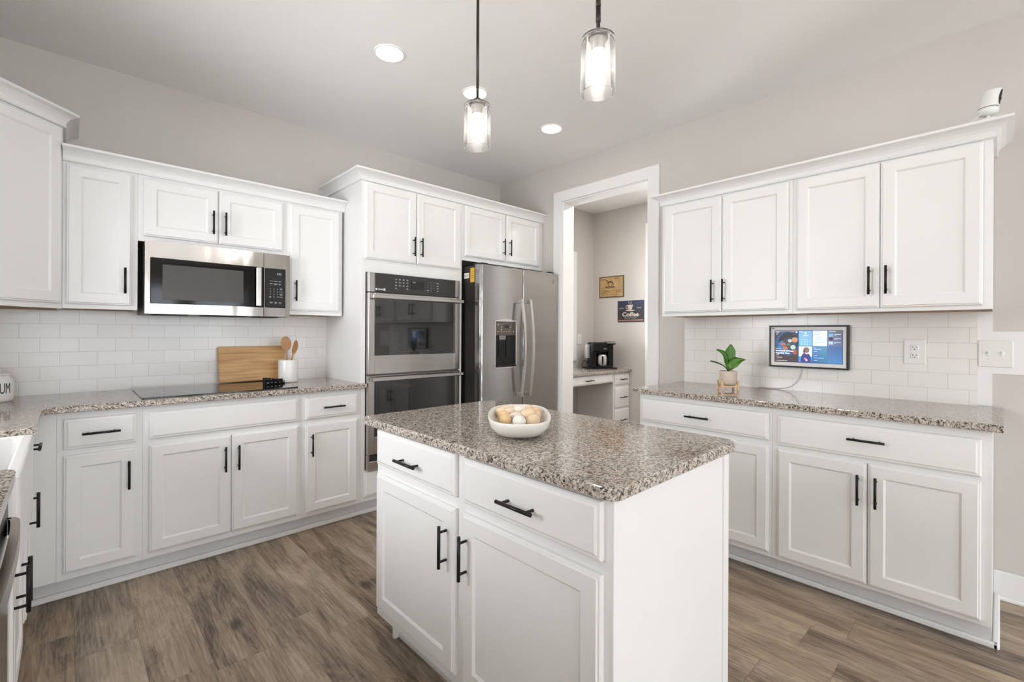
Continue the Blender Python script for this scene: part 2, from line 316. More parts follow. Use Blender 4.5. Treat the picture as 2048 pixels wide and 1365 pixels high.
# ---------------------------------------------------------------- mesh helpers
class MB:
    def __init__(s): s.bm = bmesh.new(); s.mats = []; s.mi = 0
    def use(s, mat):
        if mat not in s.mats: s.mats.append(mat)
        s.mi = s.mats.index(mat); return s
    def _f(s, vs, smooth=False):
        try: f = s.bm.faces.new(vs)
        except ValueError: return None
        f.material_index = s.mi; f.smooth = smooth; return f
    def box(s, x0, y0, z0, x1, y1, z1, b=0.0):
        if x1 < x0: x0, x1 = x1, x0
        if y1 < y0: y0, y1 = y1, y0
        if z1 < z0: z0, z1 = z1, z0
        V = s.bm.verts.new
        if b <= 0:
            v = [V((x, y, z)) for z in (z0, z1) for y in (y0, y1) for x in (x0, x1)]
            for q in ((0,2,3,1),(4,5,7,6),(0,1,5,4),(2,6,7,3),(0,4,6,2),(1,3,7,5)): s._f([v[i] for i in q])
            return s
        b = min(b, (x1-x0)*.49, (y1-y0)*.49, (z1-z0)*.49)
        X = (x0, x1); Y = (y0, y1); Z = (z0, z1); g = (1, -1)
        vx = {}
        for i in (0,1):
            for j in (0,1):
                for k in (0,1):
                    vx[i,j,k,0] = V((X[i], Y[j]+g[j]*b, Z[k]+g[k]*b))
                    vx[i,j,k,1] = V((X[i]+g[i]*b, Y[j], Z[k]+g[k]*b))
                    vx[i,j,k,2] = V((X[i]+g[i]*b, Y[j]+g[j]*b, Z[k]))
        c = Vector(((x0+x1)/2, (y0+y1)/2, (z0+z1)/2))
        def add(q):
            n = (q[1].co-q[0].co).cross(q[2].co-q[0].co); mid = sum((p.co for p in q), Vector())/len(q)
            if n.dot(mid-c) < 0: q = q[::-1]
            s._f(q)
        for i in (0,1):
            add([vx[i,0,0,0], vx[i,1,0,0], vx[i,1,1,0], vx[i,0,1,0]])
            add([vx[0,i,0,1], vx[1,i,0,1], vx[1,i,1,1], vx[0,i,1,1]])
            add([vx[0,0,i,2], vx[1,0,i,2], vx[1,1,i,2], vx[0,1,i,2]])
        for j in (0,1):
            for k in (0,1):
                add([vx[0,j,k,1], vx[1,j,k,1], vx[1,j,k,2], vx[0,j,k,2]])
                add([vx[j,0,k,0], vx[j,1,k,0], vx[j,1,k,2], vx[j,0,k,2]])
                add([vx[j,k,0,0], vx[j,k,1,0], vx[j,k,1,1], vx[j,k,0,1]])
                for i in (0,1): add([vx[i,j,k,0], vx[i,j,k,1], vx[i,j,k,2]])
        return s
    def loft(s, rings, closed=True, cap0=True, cap1=True, smooth=False, flip=False):
        R = [[s.bm.verts.new(p) for p in r] for r in rings]
        n = len(R[0])
        for a, b in zip(R, R[1:]):
            for i in range(n if closed else n-1):
                q = [a[i], a[(i+1) % n], b[(i+1) % n], b[i]]
                s._f(q[::-1] if flip else q, smooth)
        if cap0: s._f(R[0] if flip else R[0][::-1])
        if cap1: s._f(R[-1][::-1] if flip else R[-1])
        return s
    def lathe(s, prof, cx=0, cy=0, n=40, cap0=True, cap1=True, smooth=True):
        rings = [[(cx + r*math.cos(2*PI*i/n), cy + r*math.sin(2*PI*i/n), z) for i in range(n)] for r, z in prof]
        return s.loft(rings, True, cap0, cap1, smooth)
    def tube(s, pts, r, n=12, caps=True, smooth=True):
        pts = [Vector(p) for p in pts]; rr = r if isinstance(r, (list, tuple)) else [r]*len(pts)
        rings = []; up = None
        for i, p in enumerate(pts):
            t = (pts[min(i+1, len(pts)-1)] - pts[max(i-1, 0)]).normalized()
            if up is None:
                up = Vector((0,0,1)) if abs(t.z) < 0.9 else Vector((1,0,0))
            a = t.cross(up).normalized(); b = a.cross(t).normalized(); up = b
            rings.append([tuple(p + rr[i]*(math.cos(2*PI*k/n)*a + math.sin(2*PI*k/n)*b)) for k in range(n)])
        return s.loft(rings, True, caps, caps, smooth, flip=True)
    def prism(s, poly, z0, z1, b=0.0):
        # poly counter-clockwise in XY; optional small chamfer on the top and bottom edges
        def inset(d):
            if d == 0: return poly
            out = []; n = len(poly)
            for i in range(n):
                p0 = Vector(poly[i-1]); p1 = Vector(poly[i]); p2 = Vector(poly[(i+1) % n])
                e1 = (p1-p0).normalized(); e2 = (p2-p1).normalized()
                n1 = Vector((-e1.y, e1.x)); n2 = Vector((-e2.y, e2.x)); mm = (n1+n2)
                k = d / max(0.2, (1 + n1.dot(n2)))
                out.append(tuple(p1 + mm*k))
            return out
        if b <= 0: lv = [(0, z0), (0, z1)]
        else: lv = [(b, z0), (b*.3, z0+b*.3), (0, z0+b), (0, z1-b), (b*.3, z1-b*.3), (b, z1)]
        return s.loft([[(x, y, z) for x, y in inset(d)] for d, z in lv])
    def panel(s, x0, z0, x1, z1, prof, y0=0.0):
        # face towards -Y; prof = [(inset, height out of y0)]
        rings = [[(x0+i, y0-h, z0+i), (x1-i, y0-h, z0+i), (x1-i, y0-h, z1-i), (x0+i, y0-h, z1-i)] for i, h in prof]
        return s.loft(rings)
    def build(s, name, mat=None, parent=None, loc=None, rot=None):
        me = bpy.data.meshes.new(name); bmesh.ops.recalc_face_normals(s.bm, faces=s.bm.faces[:]); s.bm.normal_update(); s.bm.to_mesh(me); s.bm.free()
        for mm in (s.mats if s.mats else [mat]): me.materials.append(mm)
        o = bpy.data.objects.new(name, me); COL.objects.link(o)
        if parent is not None: o.parent = parent
        if loc is not None: o.location = loc
        if rot is not None: o.rotation_euler = rot
        return o

def tag(o, label, cat, group=None):
    o['label'] = label; o['category'] = cat
    if group: o['group'] = group
    return o
def thing(name, label, cat, loc=(0,0,0), rotz=0.0, group=None, rot=None):
    o = bpy.data.objects.new(name, None); o.empty_display_size = 0.05; COL.objects.link(o)
    o.location = loc; o.rotation_euler = rot if rot else (0, 0, rotz)
    return tag(o, label, cat, group)
def struct(o): o['kind'] = 'structure'; return o

def text(name, s, size, mat, parent, loc, rot=(PI/2, 0, 0), align='CENTER', ext=0.0004, xs=1.0, shear=0.0, spacing=1.0, bold=0.0):
    cu = bpy.data.curves.new(name, 'FONT'); cu.body = s; cu.size = size; cu.align_x = align; cu.align_y = 'CENTER'
    cu.extrude = ext; cu.shear = shear; cu.space_character = spacing; cu.offset = bold; cu.resolution_u = 3
    t = bpy.data.objects.new(name + '_tmp', cu); COL.objects.link(t)
    dg = bpy.context.evaluated_depsgraph_get(); dg.update()
    me = bpy.data.meshes.new_from_object(t.evaluated_get(dg)); bpy.data.objects.remove(t); bpy.data.curves.remove(cu)
    if xs != 1.0:
        for v in me.vertices: v.co.x *= xs
    me.name = name; me.materials.clear(); me.materials.append(mat)
    o = bpy.data.objects.new(name, me); COL.objects.link(o); o.parent = parent; o.location = loc; o.rotation_euler = rot
    return o

# ---------------------------------------------------------------- cabinet parts (front faces -Y locally)
def handle_mb(vertical, L=0.137):
    mb = MB(); a = L/2; p = 0.048
    if vertical:
        mb.tube([(0, -0.030, -a), (0, -0.030, a)], 0.0056)
        for z in (-p, p): mb.tube([(0, 0.001, z), (0, -0.030, z)], 0.0042)
    else:
        mb.tube([(-a, -0.030, 0), (a, -0.030, 0)], 0.0056)
        for x in (-p, p): mb.tube([(x, 0.001, 0), (x, -0.030, 0)], 0.0042)
    return mb
DOORP = lambda f=0.055: [(0, 0.0), (0, 0.011), (0.0035, 0.0145), (0.0075, 0.0150), (0.0105, 0.0190), (f, 0.0190), (f+0.002, 0.0175), (f+0.0075, 0.0130), (f+0.008, 0.0120)]
DRAWP = [(0, 0.0), (0, 0.011), (0.0035, 0.0145), (0.010, 0.0152), (0.0165, 0.0190)]
def door(parent, x0, z0, x1, z1, hx=None, hz=None, name='door', f=0.055):
    o = MB().panel(x0, z0, x1, z1, DOORP(f)).build(name, M['paint'], parent)
    if hx is not None:
        handle_mb(True).build('handle', M['black'], o, (hx, -0.019, hz))
    return o
def drawer(parent, x0, z0, x1, z1, handle=True, name='drawer', L=0.137, dz=0.0):
    o = MB().panel(x0, z0, x1, z1, DRAWP).build(name, M['paint'], parent)
    if handle: handle_mb(False, L).build('handle', M['black'], o, ((x0+x1)/2, -0.019, (z0+z1)/2+dz))
    return o
def base_body(parent, w, depth, top=0.884, kick=0.075, kh=0.108, left=0.0):
    # face frame at y=0; recessed toe space below
    mb = MB(); mb.box(left, 0, kh, w, depth, top, 0.0004)
    mb.build('carcass', M['paint'], parent)
    MB().box(left, kick, 0.0, w, depth, kh).build('toe_kick', M['toekick'], parent)
def wall_body(parent, w, depth, z0, z1, left=0.0, d0=0.0):
    mb = MB()
    mb.box(left, 0, z0, w, 0.019, z1, 0.0012)
    mb.box(left, 0.019, z0+0.014, w, depth, z1)
    mb.box(left, 0.019, z0+0.001, left+0.002, depth, z0+0.016); mb.box(w-0.002, 0.019, z0+0.001, w, depth, z0+0.016)
    mb.build('carcass', M['paint'], parent)
    MB().box(left+0.002, 0.019, z0+.003, w-0.002, depth, z0+0.014).build('bottom_panel', M['ply'], parent)

# ================================================================ THE ROOM
XN0, XN, YN0 = XW + 0.145, 4.84, -1.6                    # coffee nook behind the right-hand wall
OPY0, OPY1, OPZ = 1.866, 2.731, 2.442                    # doorway in the right wall
T = 0.145
struct(MB().box(XL-0.1, YR-0.3, -0.1, XN+0.2, YW+0.2, 0.0).build('floor', M['floor']))
struct(MB().box(XL-0.1, YR-0.3, ZC, XN+0.2, YW+0.2, ZC+0.1).build('ceiling', M['ceil']))
# back wall (nook part has a window beside the coffee station)
NW = (3.62, 4.39, 1.01, 2.155)
mb = MB(); mb.box(XL-0.1, YW, 0, NW[0], YW+0.12, ZC); mb.box(NW[1], YW, 0, XN+0.2, YW+0.12, ZC)
mb.box(NW[0], YW, 0, NW[1], YW+0.12, NW[2]); mb.box(NW[0], YW, NW[3], NW[1], YW+0.12, ZC)
struct(mb.build('wall_back', M['wall']))
ra, rb, rc, rd = RIGHT_FILL_WIN
mb = MB(); mb.box(XW, YR, 0, XW+T, ra, ZC); mb.box(XW, rb, 0, XW+T, OPY0, ZC); mb.box(XW, ra, 0, XW+T, rb, rc); mb.box(XW, ra, rd, XW+T, rb, ZC); mb.box(XW, OPY1, 0, XW+T, YW, ZC); mb.box(XW, OPY0, OPZ, XW+T, OPY1, ZC)
struct(mb.build('wall_right', M['wall']))
a, b, c, d = SINK_FILL_WIN
la, lb, lc, ld_ = LEFT_FILL_WIN
mb = MB(); mb.box(XL-0.1, YR, 0, XL, la, ZC); mb.box(XL-0.1, la, 0, XL, lb, lc); mb.box(XL-0.1, la, ld_, XL, lb, ZC); mb.box(XL-0.1, lb, 0, XL, a, ZC); mb.box(XL-0.1, b, 0, XL, YW, ZC); mb.box(XL-0.1, a, 0, XL, b, c); mb.box(XL-0.1, a, d, XL, b, ZC)
struct(mb.build('wall_left', M['wall']))
mb = MB(); xs = [XL-0.1] + [v for r in REAR_FILL_WIN for v in r[:2]] + [XN+0.2]
for i in range(0, len(xs), 2): mb.box(xs[i], YR-0.12, 0, xs[i+1], YR, ZC)
for x0, x1, z0, z1 in REAR_FILL_WIN: mb.box(x0, YR-0.12, 0, x1, YR, z0); mb.box(x0, YR-0.12, z1, x1, YR, ZC)
struct(mb.build('wall_rear', M['wall']))
struct(MB().box(XN, YN0, 0, XN+0.12, YW, ZC).build('wall_nook_far', M['wall']))
struct(MB().box(XN0, YN0-0.12, 0, XN+0.12, YN0, ZC).build('wall_nook_side', M['wall']))

def window(idx, x0, x1, z0, z1, mat4, nx=2, nz=2, cas=0.09):
    root = bpy.data.objects.new('window_%d' % idx, None); COL.objects.link(root); root.matrix_world = mat4; struct(root)
    mb = MB(); c = cas
    mb.box(x0-c, -0.018, z0-c, x0, 0, z1+c, .002); mb.box(x1, -0.018, z0-c, x1+c, 0, z1+c, .002)
    mb.box(x0, -0.018, z1, x1, 0, z1+c, .002); mb.box(x0, -0.018, z0-c, x1, 0, z0, .002)
    mb.build('casing', M['trim'], root)
    mb = MB(); f = 0.04
    mb.box(x0, 0.03, z0, x0+f, 0.08, z1); mb.box(x1-f, 0.03, z0, x1, 0.08, z1); mb.box(x0, 0.03, z0, x1, 0.08, z0+f); mb.box(x0, 0.03, z1-f, x1, 0.08, z1)
    for i in range(1, nx): xx = x0 + (x1-x0)*i/nx; mb.box(xx-.012, .04, z0, xx+.012, .07, z1)
    for i in range(1, nz): zz = z0 + (z1-z0)*i/nz; mb.box(x0, .04, zz-.012, x1, .07, zz+.012)
    mb.build('window_frame', M['trim'], root)
    MB().box(x0+f, 0.052, z0+f, x1-f, 0.056, z1-f).build('pane', M['pane'], root)
window(1, NW[0], NW[1], NW[2], NW[3], Matrix.Translation((0, YW, 0)), 1, 2)
window(2, a, b, c, d, Matrix.Translation((XL, 0, 0)) @ Matrix.Rotation(PI/2, 4, 'Z'), 2, 2)  # made-up window over the sink, out of view, opening for fill light
for i, (x0, x1, z0, z1) in enumerate(REAR_FILL_WIN):
    window(3+i, -x1, -x0, z0, z1, Matrix.Translation((0, YR, 0)) @ Matrix.Rotation(PI, 4, 'Z'), 2, 1)  # unseen rear windows, added to let the fill lamps in
window(6, la, lb, lc, ld_, Matrix.Translation((XL, 0, 0)) @ Matrix.Rotation(PI/2, 4, 'Z'), 3, 1)  # unseen left window, added for its fill lamp
window(7, -rb, -ra, rc, rd, Matrix.Translation((XW, 0, 0)) @ Matrix.Rotation(-PI/2, 4, 'Z'), 3, 1)  # unseen right window, added for its fill lamp

# cased doorway to the nook: casing, jambs (door_1) ; second door casing inside the nook (door_2)
d1 = bpy.data.objects.new('door_1', None); COL.objects.link(d1); struct(d1)
mb = MB(); cw = 0.092; th = 0.019
mb.box(XW-th, OPY1, 0, XW, OPY1+cw, OPZ+cw, .002); mb.box(XW-th, OPY0-cw, 0, XW, OPY0, OPZ+cw, .002); mb.box(XW-th, OPY0, OPZ, XW, OPY1, OPZ+cw, .002)
mb.box(XN0, OPY1, 0, XN0+th, OPY1+cw, OPZ+cw, .002); mb.box(XN0, OPY0-cw, 0, XN0+th, OPY0, OPZ+cw, .002); mb.box(XN0, OPY0, OPZ, XN0+th, OPY1, OPZ+cw, .002)
mb.build('door_casing', M['trim'], d1)
mb = MB(); j = 0.012
mb.box(XW-.001, OPY1-j, 0, XN0+.001, OPY1, OPZ); mb.box(XW-.001, OPY0, 0, XN0+.001, OPY0+j, OPZ); mb.box(XW-.001, OPY0+j, OPZ-j, XN0+.001, OPY1-j, OPZ)
mb.build('door_jamb', M['trim'], d1)
d2 = bpy.data.objects.new('door_2', None); COL.objects.link(d2); struct(d2)
mb = MB(); mb.box(XN-.019, 2.74, 0, XN, 2.832, 2.53, .002); mb.box(XN-.019, 1.86, 0, XN, 1.95, 2.53, .002); mb.box(XN-.019, 1.95, 2.44, XN, 2.74, 2.53, .002)
mb.build('door_casing', M['trim'], d2)
MB().box(XN-.006, 1.95, 0.01, XN+.0, 2.74, 2.44).build('door_leaf', M['trim'], d2)

# baseboards and shoe moulding
struct(MB().box(XW-.014, RIGHT_FILL_WIN[1]+.095, 0, XW, 0.02, 0.135, .003).build('baseboard_right', M['trim']))
struct(MB().box(XW-.030, RIGHT_FILL_WIN[1]+.095, 0, XW-.014, 0.003, 0.020, .006).build('trim_1', M['trim']))
struct(MB().box(XN-.014, 2.832, 0, XN, 3.0, 0.135, .003).build('baseboard_nook', M['trim']))
KB = YW-0.525; KR = XW-0.525                              # toe-kick faces
struct(MB().box(-0.19, KB-0.019, 0, 2.262, KB, 0.029, .006).build('trim_2', M['trim']))
mb = MB(); mb.box(KR-.019, 0.0, 0, KR, 1.57, 0.026, .006); mb.box(KR-.019, -0.003, 0, XW-.014, 0.019, 0.026, .006)
struct(mb.build('trim_3', M['trim']))
# painted white margin at the end of the tile and around the light switch
mb = MB(); mb.box(XW-.006, 0.026, 0.915, XW, 0.077, 1.373); mb.box(XW-.006, -0.22, 1.073, XW, 0.026, 1.276)
struct(mb.build('trim_4', M['trim']))

# tile backsplashes
tag(MB().box(XL+.002, YW-.009, 0.905, 1.430, YW-.0005, 1.40).build('tile_backsplash', M['tile_back']),
    'glossy white subway tile backsplash behind the cooktop on the left-hand wall', 'backsplash')
tag(MB().box(XW-.009, 0.077, 0.905, XW-.0005, 1.572, 1.376).build('tile_backsplash', M['tile_right']),
    'glossy white subway tile backsplash behind the potted plant and wall display', 'backsplash')

# ---------------------------------------------------------------- crown mouldings
CROWN = [(0.0, 0.0), (0.011, 0.0), (0.0145, 0.004), (0.0145, 0.009), (0.011, 0.012), (0.0125, 0.018), (0.0165, 0.029), (0.026, 0.042), (0.040, 0.052), (0.052, 0.0565), (0.058, 0.058), (0.062, 0.060), (0.062, 0.071), (0.0, 0.071)]
def crown(path, z0, label, k=1.0):
    P = [Vector(p) for p in path]; rings = []
    for i, p in enumerate(P):
        ns = []
        if i > 0: e = (p-P[i-1]).normalized(); ns.append(Vector((e.y, -e.x)))
        if i < len(P)-1: e = (P[i+1]-p).normalized(); ns.append(Vector((e.y, -e.x)))
        if len(ns) == 2: nn = (ns[0]+ns[1]) / (1 + ns[0].dot(ns[1]))
        else: nn = ns[0]
        rings.append([(p.x+nn.x*d, p.y+nn.y*d, z0+z*k) for d, z in CROWN])
    o = MB().loft(rings, flip=False).build('crown_moulding', M['paint'])
    return tag(o, label, 'crown moulding')
FYU, FYB = YW-0.33, YW-0.60                               # face frame planes on the back wall
FXU, FXB = XW-0.33, XW-0.60
crown([(-0.022, FYU), (1.428, FYU)], 2.112, 'white crown moulding along the low cabinets over the microwave')
crown([(1.43, YW), (1.43, FYB), (XW, FYB)], 2.285, 'white crown moulding on top of the tall oven and fridge cabinets')
crown([(XW, 1.572), (FXU, 1.572), (FXU, 0.024), (XW, 0.024)], 2.112, 'white crown moulding under the security camera on the right-hand wall')
DG0 = (XL+.33, YW-.708); DG1 = (-0.022, FYU)
crown([(XL, YW-.708), DG0, DG1, (-0.022, YW)], 2.276, 'white crown moulding on the tall corner cabinet at the left edge')

# ---------------------------------------------------------------- back wall base cabinets
H = lambda z0, z1, up: (z1-0.0565-0.0685) if up else (z0+0.055+0.0685)
def base_cab(label, x, y, rz, w, depth, left=0.0):
    t = thing('base_cabinet', label, 'cabinet', (x, y, 0), rz)
    base_body(t, w, depth, left=left); return t
t = base_cab('narrow white base cabinet with one door and drawer in the left corner', -0.035, FYB, 0, 0.309, 0.598, left=0.0)
drawer(t, .022, .709, .284, .850); door(t, .022, .140, .284, .682, .254, .556)
MB().box(-.094, 0.0, .108, -.0005, .598, .884, .001).build('filler_panel', M['paint'], t)
MB().box(-.15, 0.075, 0, -.0005, .598, .108).build('toe_kick', M['toekick'], t)
t = base_cab('wide white two-door base cabinet under the black cooktop', 0.2745, FYB, 0, 0.769, 0.598)
drawer(t, .0245, .713, .747, .850, False, 'false_drawer_front'); door(t, .0245, .140, .3875, .682, .3555, .556); door(t, .3905, .140, .747, .682, .4205, .556)
t = base_cab('white base cabinet with one door and drawer beside the ovens', 1.044, FYB, 0, 0.385, 0.598)
drawer(t, .022, .715, .357, .850); door(t, .022, .135, .357, .682, .054, .556)

# wall cabinets on the back wall
def wall_cab(label, x, y, rz, w, depth, z0, z1):
    t = thing('wall_cabinet', label, 'cabinet', (x, y, 0), rz)
    wall_body(t, w, depth, z0, z1); return t
t = wall_cab('narrow white wall cabinet left of the microwave', -0.0215, FYU, 0, 0.2955, 0.328, 1.372, 2.113)
door(t, .014, 1.395, .271, 2.099, .2405, 1.526)
t = wall_cab('short white two-door wall cabinet above the microwave', 0.2745, FYU, 0, 0.767, 0.328, 1.752, 2.113)
door(t, .0225, 1.781, .3755, 2.099, .3455, 1.90); door(t, .379, 1.781, .7405, 2.099, .409, 1.90)
t = wall_cab('white wall cabinet between the microwave and the tall oven cabinet', 1.042, FYU, 0, 0.372, 0.328, 1.372, 2.113)
door(t, .0145, 1.399, .348, 2.099, .046, 1.530)

# tall oven cabinet
t = thing('oven_cabinet', 'tall white cabinet holding the double wall oven', 'cabinet', (1.43, FYB, 0))
mb = MB(); W = 0.846
mb.box(0, 0, .108, .030, .598, 2.290, .001); mb.box(W-.030, 0, .108, W, .598, 2.290, .001)
mb.box(.030, 0, 1.668, W-.030, .598, 2.290, .001); mb.box(.030, 0, .108, W-.030, .598, .318, .001)
mb.box(.030, .55, .318, W-.030, .598, 1.668)
mb.build('carcass', M['paint'], t)
MB().box(0, .075, 0, W, .598, .108).build('toe_kick', M['toekick'], t)
door(t, .020, 1.758, .418, 2.279, .388, 1.88); door(t, .4225, 1.758, .824, 2.279, .4525, 1.88)
MB().panel(.020, .140, .824, .309, DRAWP).build('drawer', M['paint'], t)

# cabinet over the refrigerator
t = thing('wall_cabinet', 'short white two-door cabinet above the refrigerator', 'cabinet', (2.276, FYB, 0))
mb = MB(); W = XW-2.276-.002
mb.box(0, 0, 1.838, W, .019, 2.290, .001); mb.box(0.001, .019, 1.85, W, .598, 2.290); mb.build('carcass', M['paint'], t)
door(t, .022, 1.872, .459, 2.279, .4295, 1.992, f=.05); door(t, .474, 1.872, .892, 2.279, .5035, 1.992, f=.05)

# tall diagonal corner cabinet
dx, dy = DG1[0]-DG0[0], DG1[1]-DG0[1]; L = math.hypot(dx, dy); ang = math.atan2(dy, dx)
t = thing('corner_wall_cabinet', 'tall white diagonal corner wall cabinet cut off by the left edge', 'cabinet', (DG0[0], DG0[1], 0), ang)
ci, si = math.cos(-ang), math.sin(-ang)
loc = lambda x, y: ((x-DG0[0])*ci - (y-DG0[1])*si, (x-DG0[0])*si + (y-DG0[1])*ci)
poly = [loc(*p) for p in (DG0, DG1, (-0.022, YW-.002), (XL+.002, YW-.002), (XL+.002, YW-.708))]
MB().prism(poly, 1.386, 2.28).build('carcass', M['paint'], t)
MB().box(0, -.001, 1.370, L, .018, 1.388).build('face_rail', M['paint'], t)
MB().prism([(p[0]*.96+.01, p[1]*.96+.02) for p in poly], 1.370, 1.3855).build('bottom_panel', M['ply'], t)
door(t, .02, 1.395, L-.016, 2.268, .052, 1.53)

# ---------------------------------------------------------------- right wall cabinets (front faces -X)
RZ = -PI/2
t = base_cab('white base cabinet with one drawer and two doors nearest the doorway', FXB, 1.574, RZ, 0.765, 0.598)
drawer(t, .014, .712, .752, .851); door(t, .014, .135, .380, .682, .350, .556); door(t, .3835, .135, .752, .682, .4135, .556)
t = base_cab('white base cabinet with one wide drawer and two doors at the far right', FXB, 0.808, RZ, 0.788, 0.598)
drawer(t, .027, .697, .758, .846, dz=.009); door(t, .027, .128, .3935, .676, .3635, .556); door(t, .398, .128, .758, .676, .4285, .556)
t = wall_cab('white two-door wall cabinet above the potted plant', FXU, 1.572, RZ, 0.780, 0.328, 1.372, 2.113)
door(t, .018, 1.395, .3955, 2.104, .347, 1.521); door(t, .3985, 1.395, .760, 2.104, .415, 1.521)
t = wall_cab('white two-door wall cabinet above the wall display', FXU, 0.7915, RZ, 0.7675, 0.328, 1.372, 2.113)
door(t, .018, 1.391, .3805, 2.104, .3425, 1.525); door(t, .3835, 1.391, .7375, 2.104, .409, 1.525)

# ---------------------------------------------------------------- sink run on the left (front faces +X)
FXL = XL + 0.60
t = thing('base_cabinet', 'white drawer-over-door cabinet in the corner beside the sink', 'cabinet', (FXL, 2.48, 0), PI/2)
mb = MB(); mb.box(0, 0, .108, .491, .598, .884, .001); mb.build('carcass', M['paint'], t)
MB().box(0, .075, 0, .62, .598, .108).build('toe_kick', M['toekick'], t)
drawer(t, .085, .709, .425, .850); door(t, .085, .140, .425, .682, .120, .556)
t = thing('sink_cabinet', 'white two-door cabinet under the farmhouse sink', 'cabinet', (FXL, 1.655, 0), PI/2)
mb = MB(); W = .824; mb.box(0, 0, .108, W, .598, .64, .001); mb.box(0, 0, .64, .05, .598, .884); mb.box(W-.105, 0, .64, W, .598, .884); mb.build('carcass', M['paint'], t)
MB().box(0, .075, 0, W, .598, .108).build('toe_kick', M['toekick'], t)
door(t, .03, .140, .365, .618, .330, .494); door(t, .369, .140, .735, .618, .407, .494)

# farmhouse sink
mb = MB(); x0, x1, y0, y1, zt, zb = XL+.13, -0.086, 1.712, 2.368, .893, .645
R = lambda i, z, r: [(x, y, z) for x, y in rr_poly(x0+i, y0+i, x1-i, y1-i, r)]
def rr_poly(x0, y0, x1, y1, r, n=5):
    pts = []
    for cx, cy, a0 in ((x1-r, y0+r, -PI/2), (x1-r, y1-r, 0), (x0+r, y1-r, PI/2), (x0+r, y0+r, PI)):
        for k in range(n+1):
            a = a0 + PI/2*k/n; pts.append((cx+r*math.cos(a), cy+r*math.sin(a)))
    return pts
mb.loft([R(.0, zb, .02), R(0, zt-.006, .02), R(.003, zt-.001, .02), R(.008, zt, .02), R(.024, zt, .02), R(.029, zt-.004, .03), R(.034, zb+.06, .04), R(.07, zb+.035, .05)], smooth=False)
tag(mb.build('farmhouse_sink', M['fireclay']), 'white farmhouse apron sink set between two granite pieces at the left edge', 'sink')

# dishwasher
t = thing('dishwasher', 'stainless dishwasher with bowed towel-bar handle at the lower left corner', 'dishwasher', (FXL, 1.045, 0), PI/2)
MB().box(.004, .02, .10, .600, .58, .866).build('body', M['grille'], t)
mb = MB().use(M['steel']); mb.box(.006, -.028, .115, .598, .02, .765, .004); mb.build('door', None, t)
mb = MB().use(M['plastic_black']); mb.box(.006, -.028, .768, .598, .02, .868, .004); mb.build('control_panel', None, t)
mb = MB(); rings = []
for k in range(25):
    s = k/24; x = .018+.568*s; y = -.031-.015*math.sin(PI*s)**0.3
    rings.append([(x, y-.010, .775), (x, y+.006, .775), (x, y+.006, .812), (x, y-.010, .812)])
mb.loft(rings, flip=True); mb.box(.012, -.036, .775, .03, -.02, .812, .002); mb.box(.574, -.036, .775, .592, -.02, .812, .002)
mb.build('handle', M['steel_dark'], t)
MB().box(.0, .075, 0, .604, .58, .098).build('toe_kick', M['plastic_black'], t)

# ---------------------------------------------------------------- granite tops
ZT, ZU = .914, .884
GE = FYB-.045                                            # front edge on the back run
xl = XL+.65                                              # front edge on the sink run
pl = [(XL, 2.372), (xl-.0, 2.372), (xl, GE-.03), (xl+.03, GE), (1.452, GE), (1.452, FYB-.002), (1.4285, FYB-.002), (1.4285, YW-.0095), (XL, YW-.0095)]
tag(MB().prism(pl, ZU, ZT, .004).build('granite_countertop', M['granite']), 'L-shaped speckled granite countertop around the cooktop and corner', 'countertop')
xn = xl-.012
pl = [(XL, .40), (xn, .40)] + [(xn-.03+.03*math.cos(a), 1.708-.03+.03*math.sin(a)) for a in [i*PI/12 for i in range(7)]] + [(XL, 1.708)]
tag(MB().prism(pl, ZU, ZT, .004).build('granite_countertop', M['granite']), 'speckled granite countertop above the dishwasher at the left edge', 'countertop')
gx = FXB-.045
tag(MB().prism([(gx, -.010), (XW-.0095, -.010), (XW-.0095, 1.60), (gx, 1.60)], ZU, ZT, .004).build('granite_countertop', M['granite']),
    'speckled granite countertop under the potted plant on the right', 'countertop')

# ---------------------------------------------------------------- island
ISZ = .904
t = thing('kitchen_island', 'white kitchen island cabinet with two drawers and two doors', 'kitchen island', (0.919, 1.755, 0), RZ)
W, D = 1.138, .645
mb = MB(); mb.box(0, 0, .110, W, D, .874, .0015); mb.build('carcass', M['paint'], t)
MB().box(.03, .075, 0, W-.018, D, .110).build('toe_kick', M['toekick'], t)
MB().box(W-.018, .075, 0, W, D-.022, .1095).build('end_panel_foot', M['paint'], t)
MB().box(W-.004, D-.034, 0, W+.006, D+.003, .874, .002).build('corner_post', M['paint'], t)
drawer(t, .019, .728, .543, .866, dz=-.011); drawer(t, .584, .722, 1.111, .864, dz=-.007)
door(t, .019, .152, .543, .690, .504, .563); door(t, .584, .152, 1.111, .690, .610, .563)
MB().box(.03, .052, 0, .05, .075, .06, .004).build('shoe_moulding_end', M['trim'], t)
pl = rr_poly(.868, .582, 1.632, 1.778, .028, 6)
pl[14:] = [p for p in pl[14:]]
def rr_var(x0, y0, x1, y1, rs, n=8):
    pts = []
    for (cx, cy, a0), r in zip(((x1, y0, -PI/2), (x1, y1, 0), (x0, y1, PI/2), (x0, y0, PI)), rs):
        sx = -1 if cx == x1 else 1; sy = -1 if cy == y1 else 1
        for k in range(n+1):
            a = a0 + PI/2*k/n; pts.append((cx+sx*r+r*math.cos(a), cy+sy*r+r*math.sin(a)))
    return pts
pl = rr_var(.892, .597, 1.628, 1.865, (.06, .07, .04, .035))
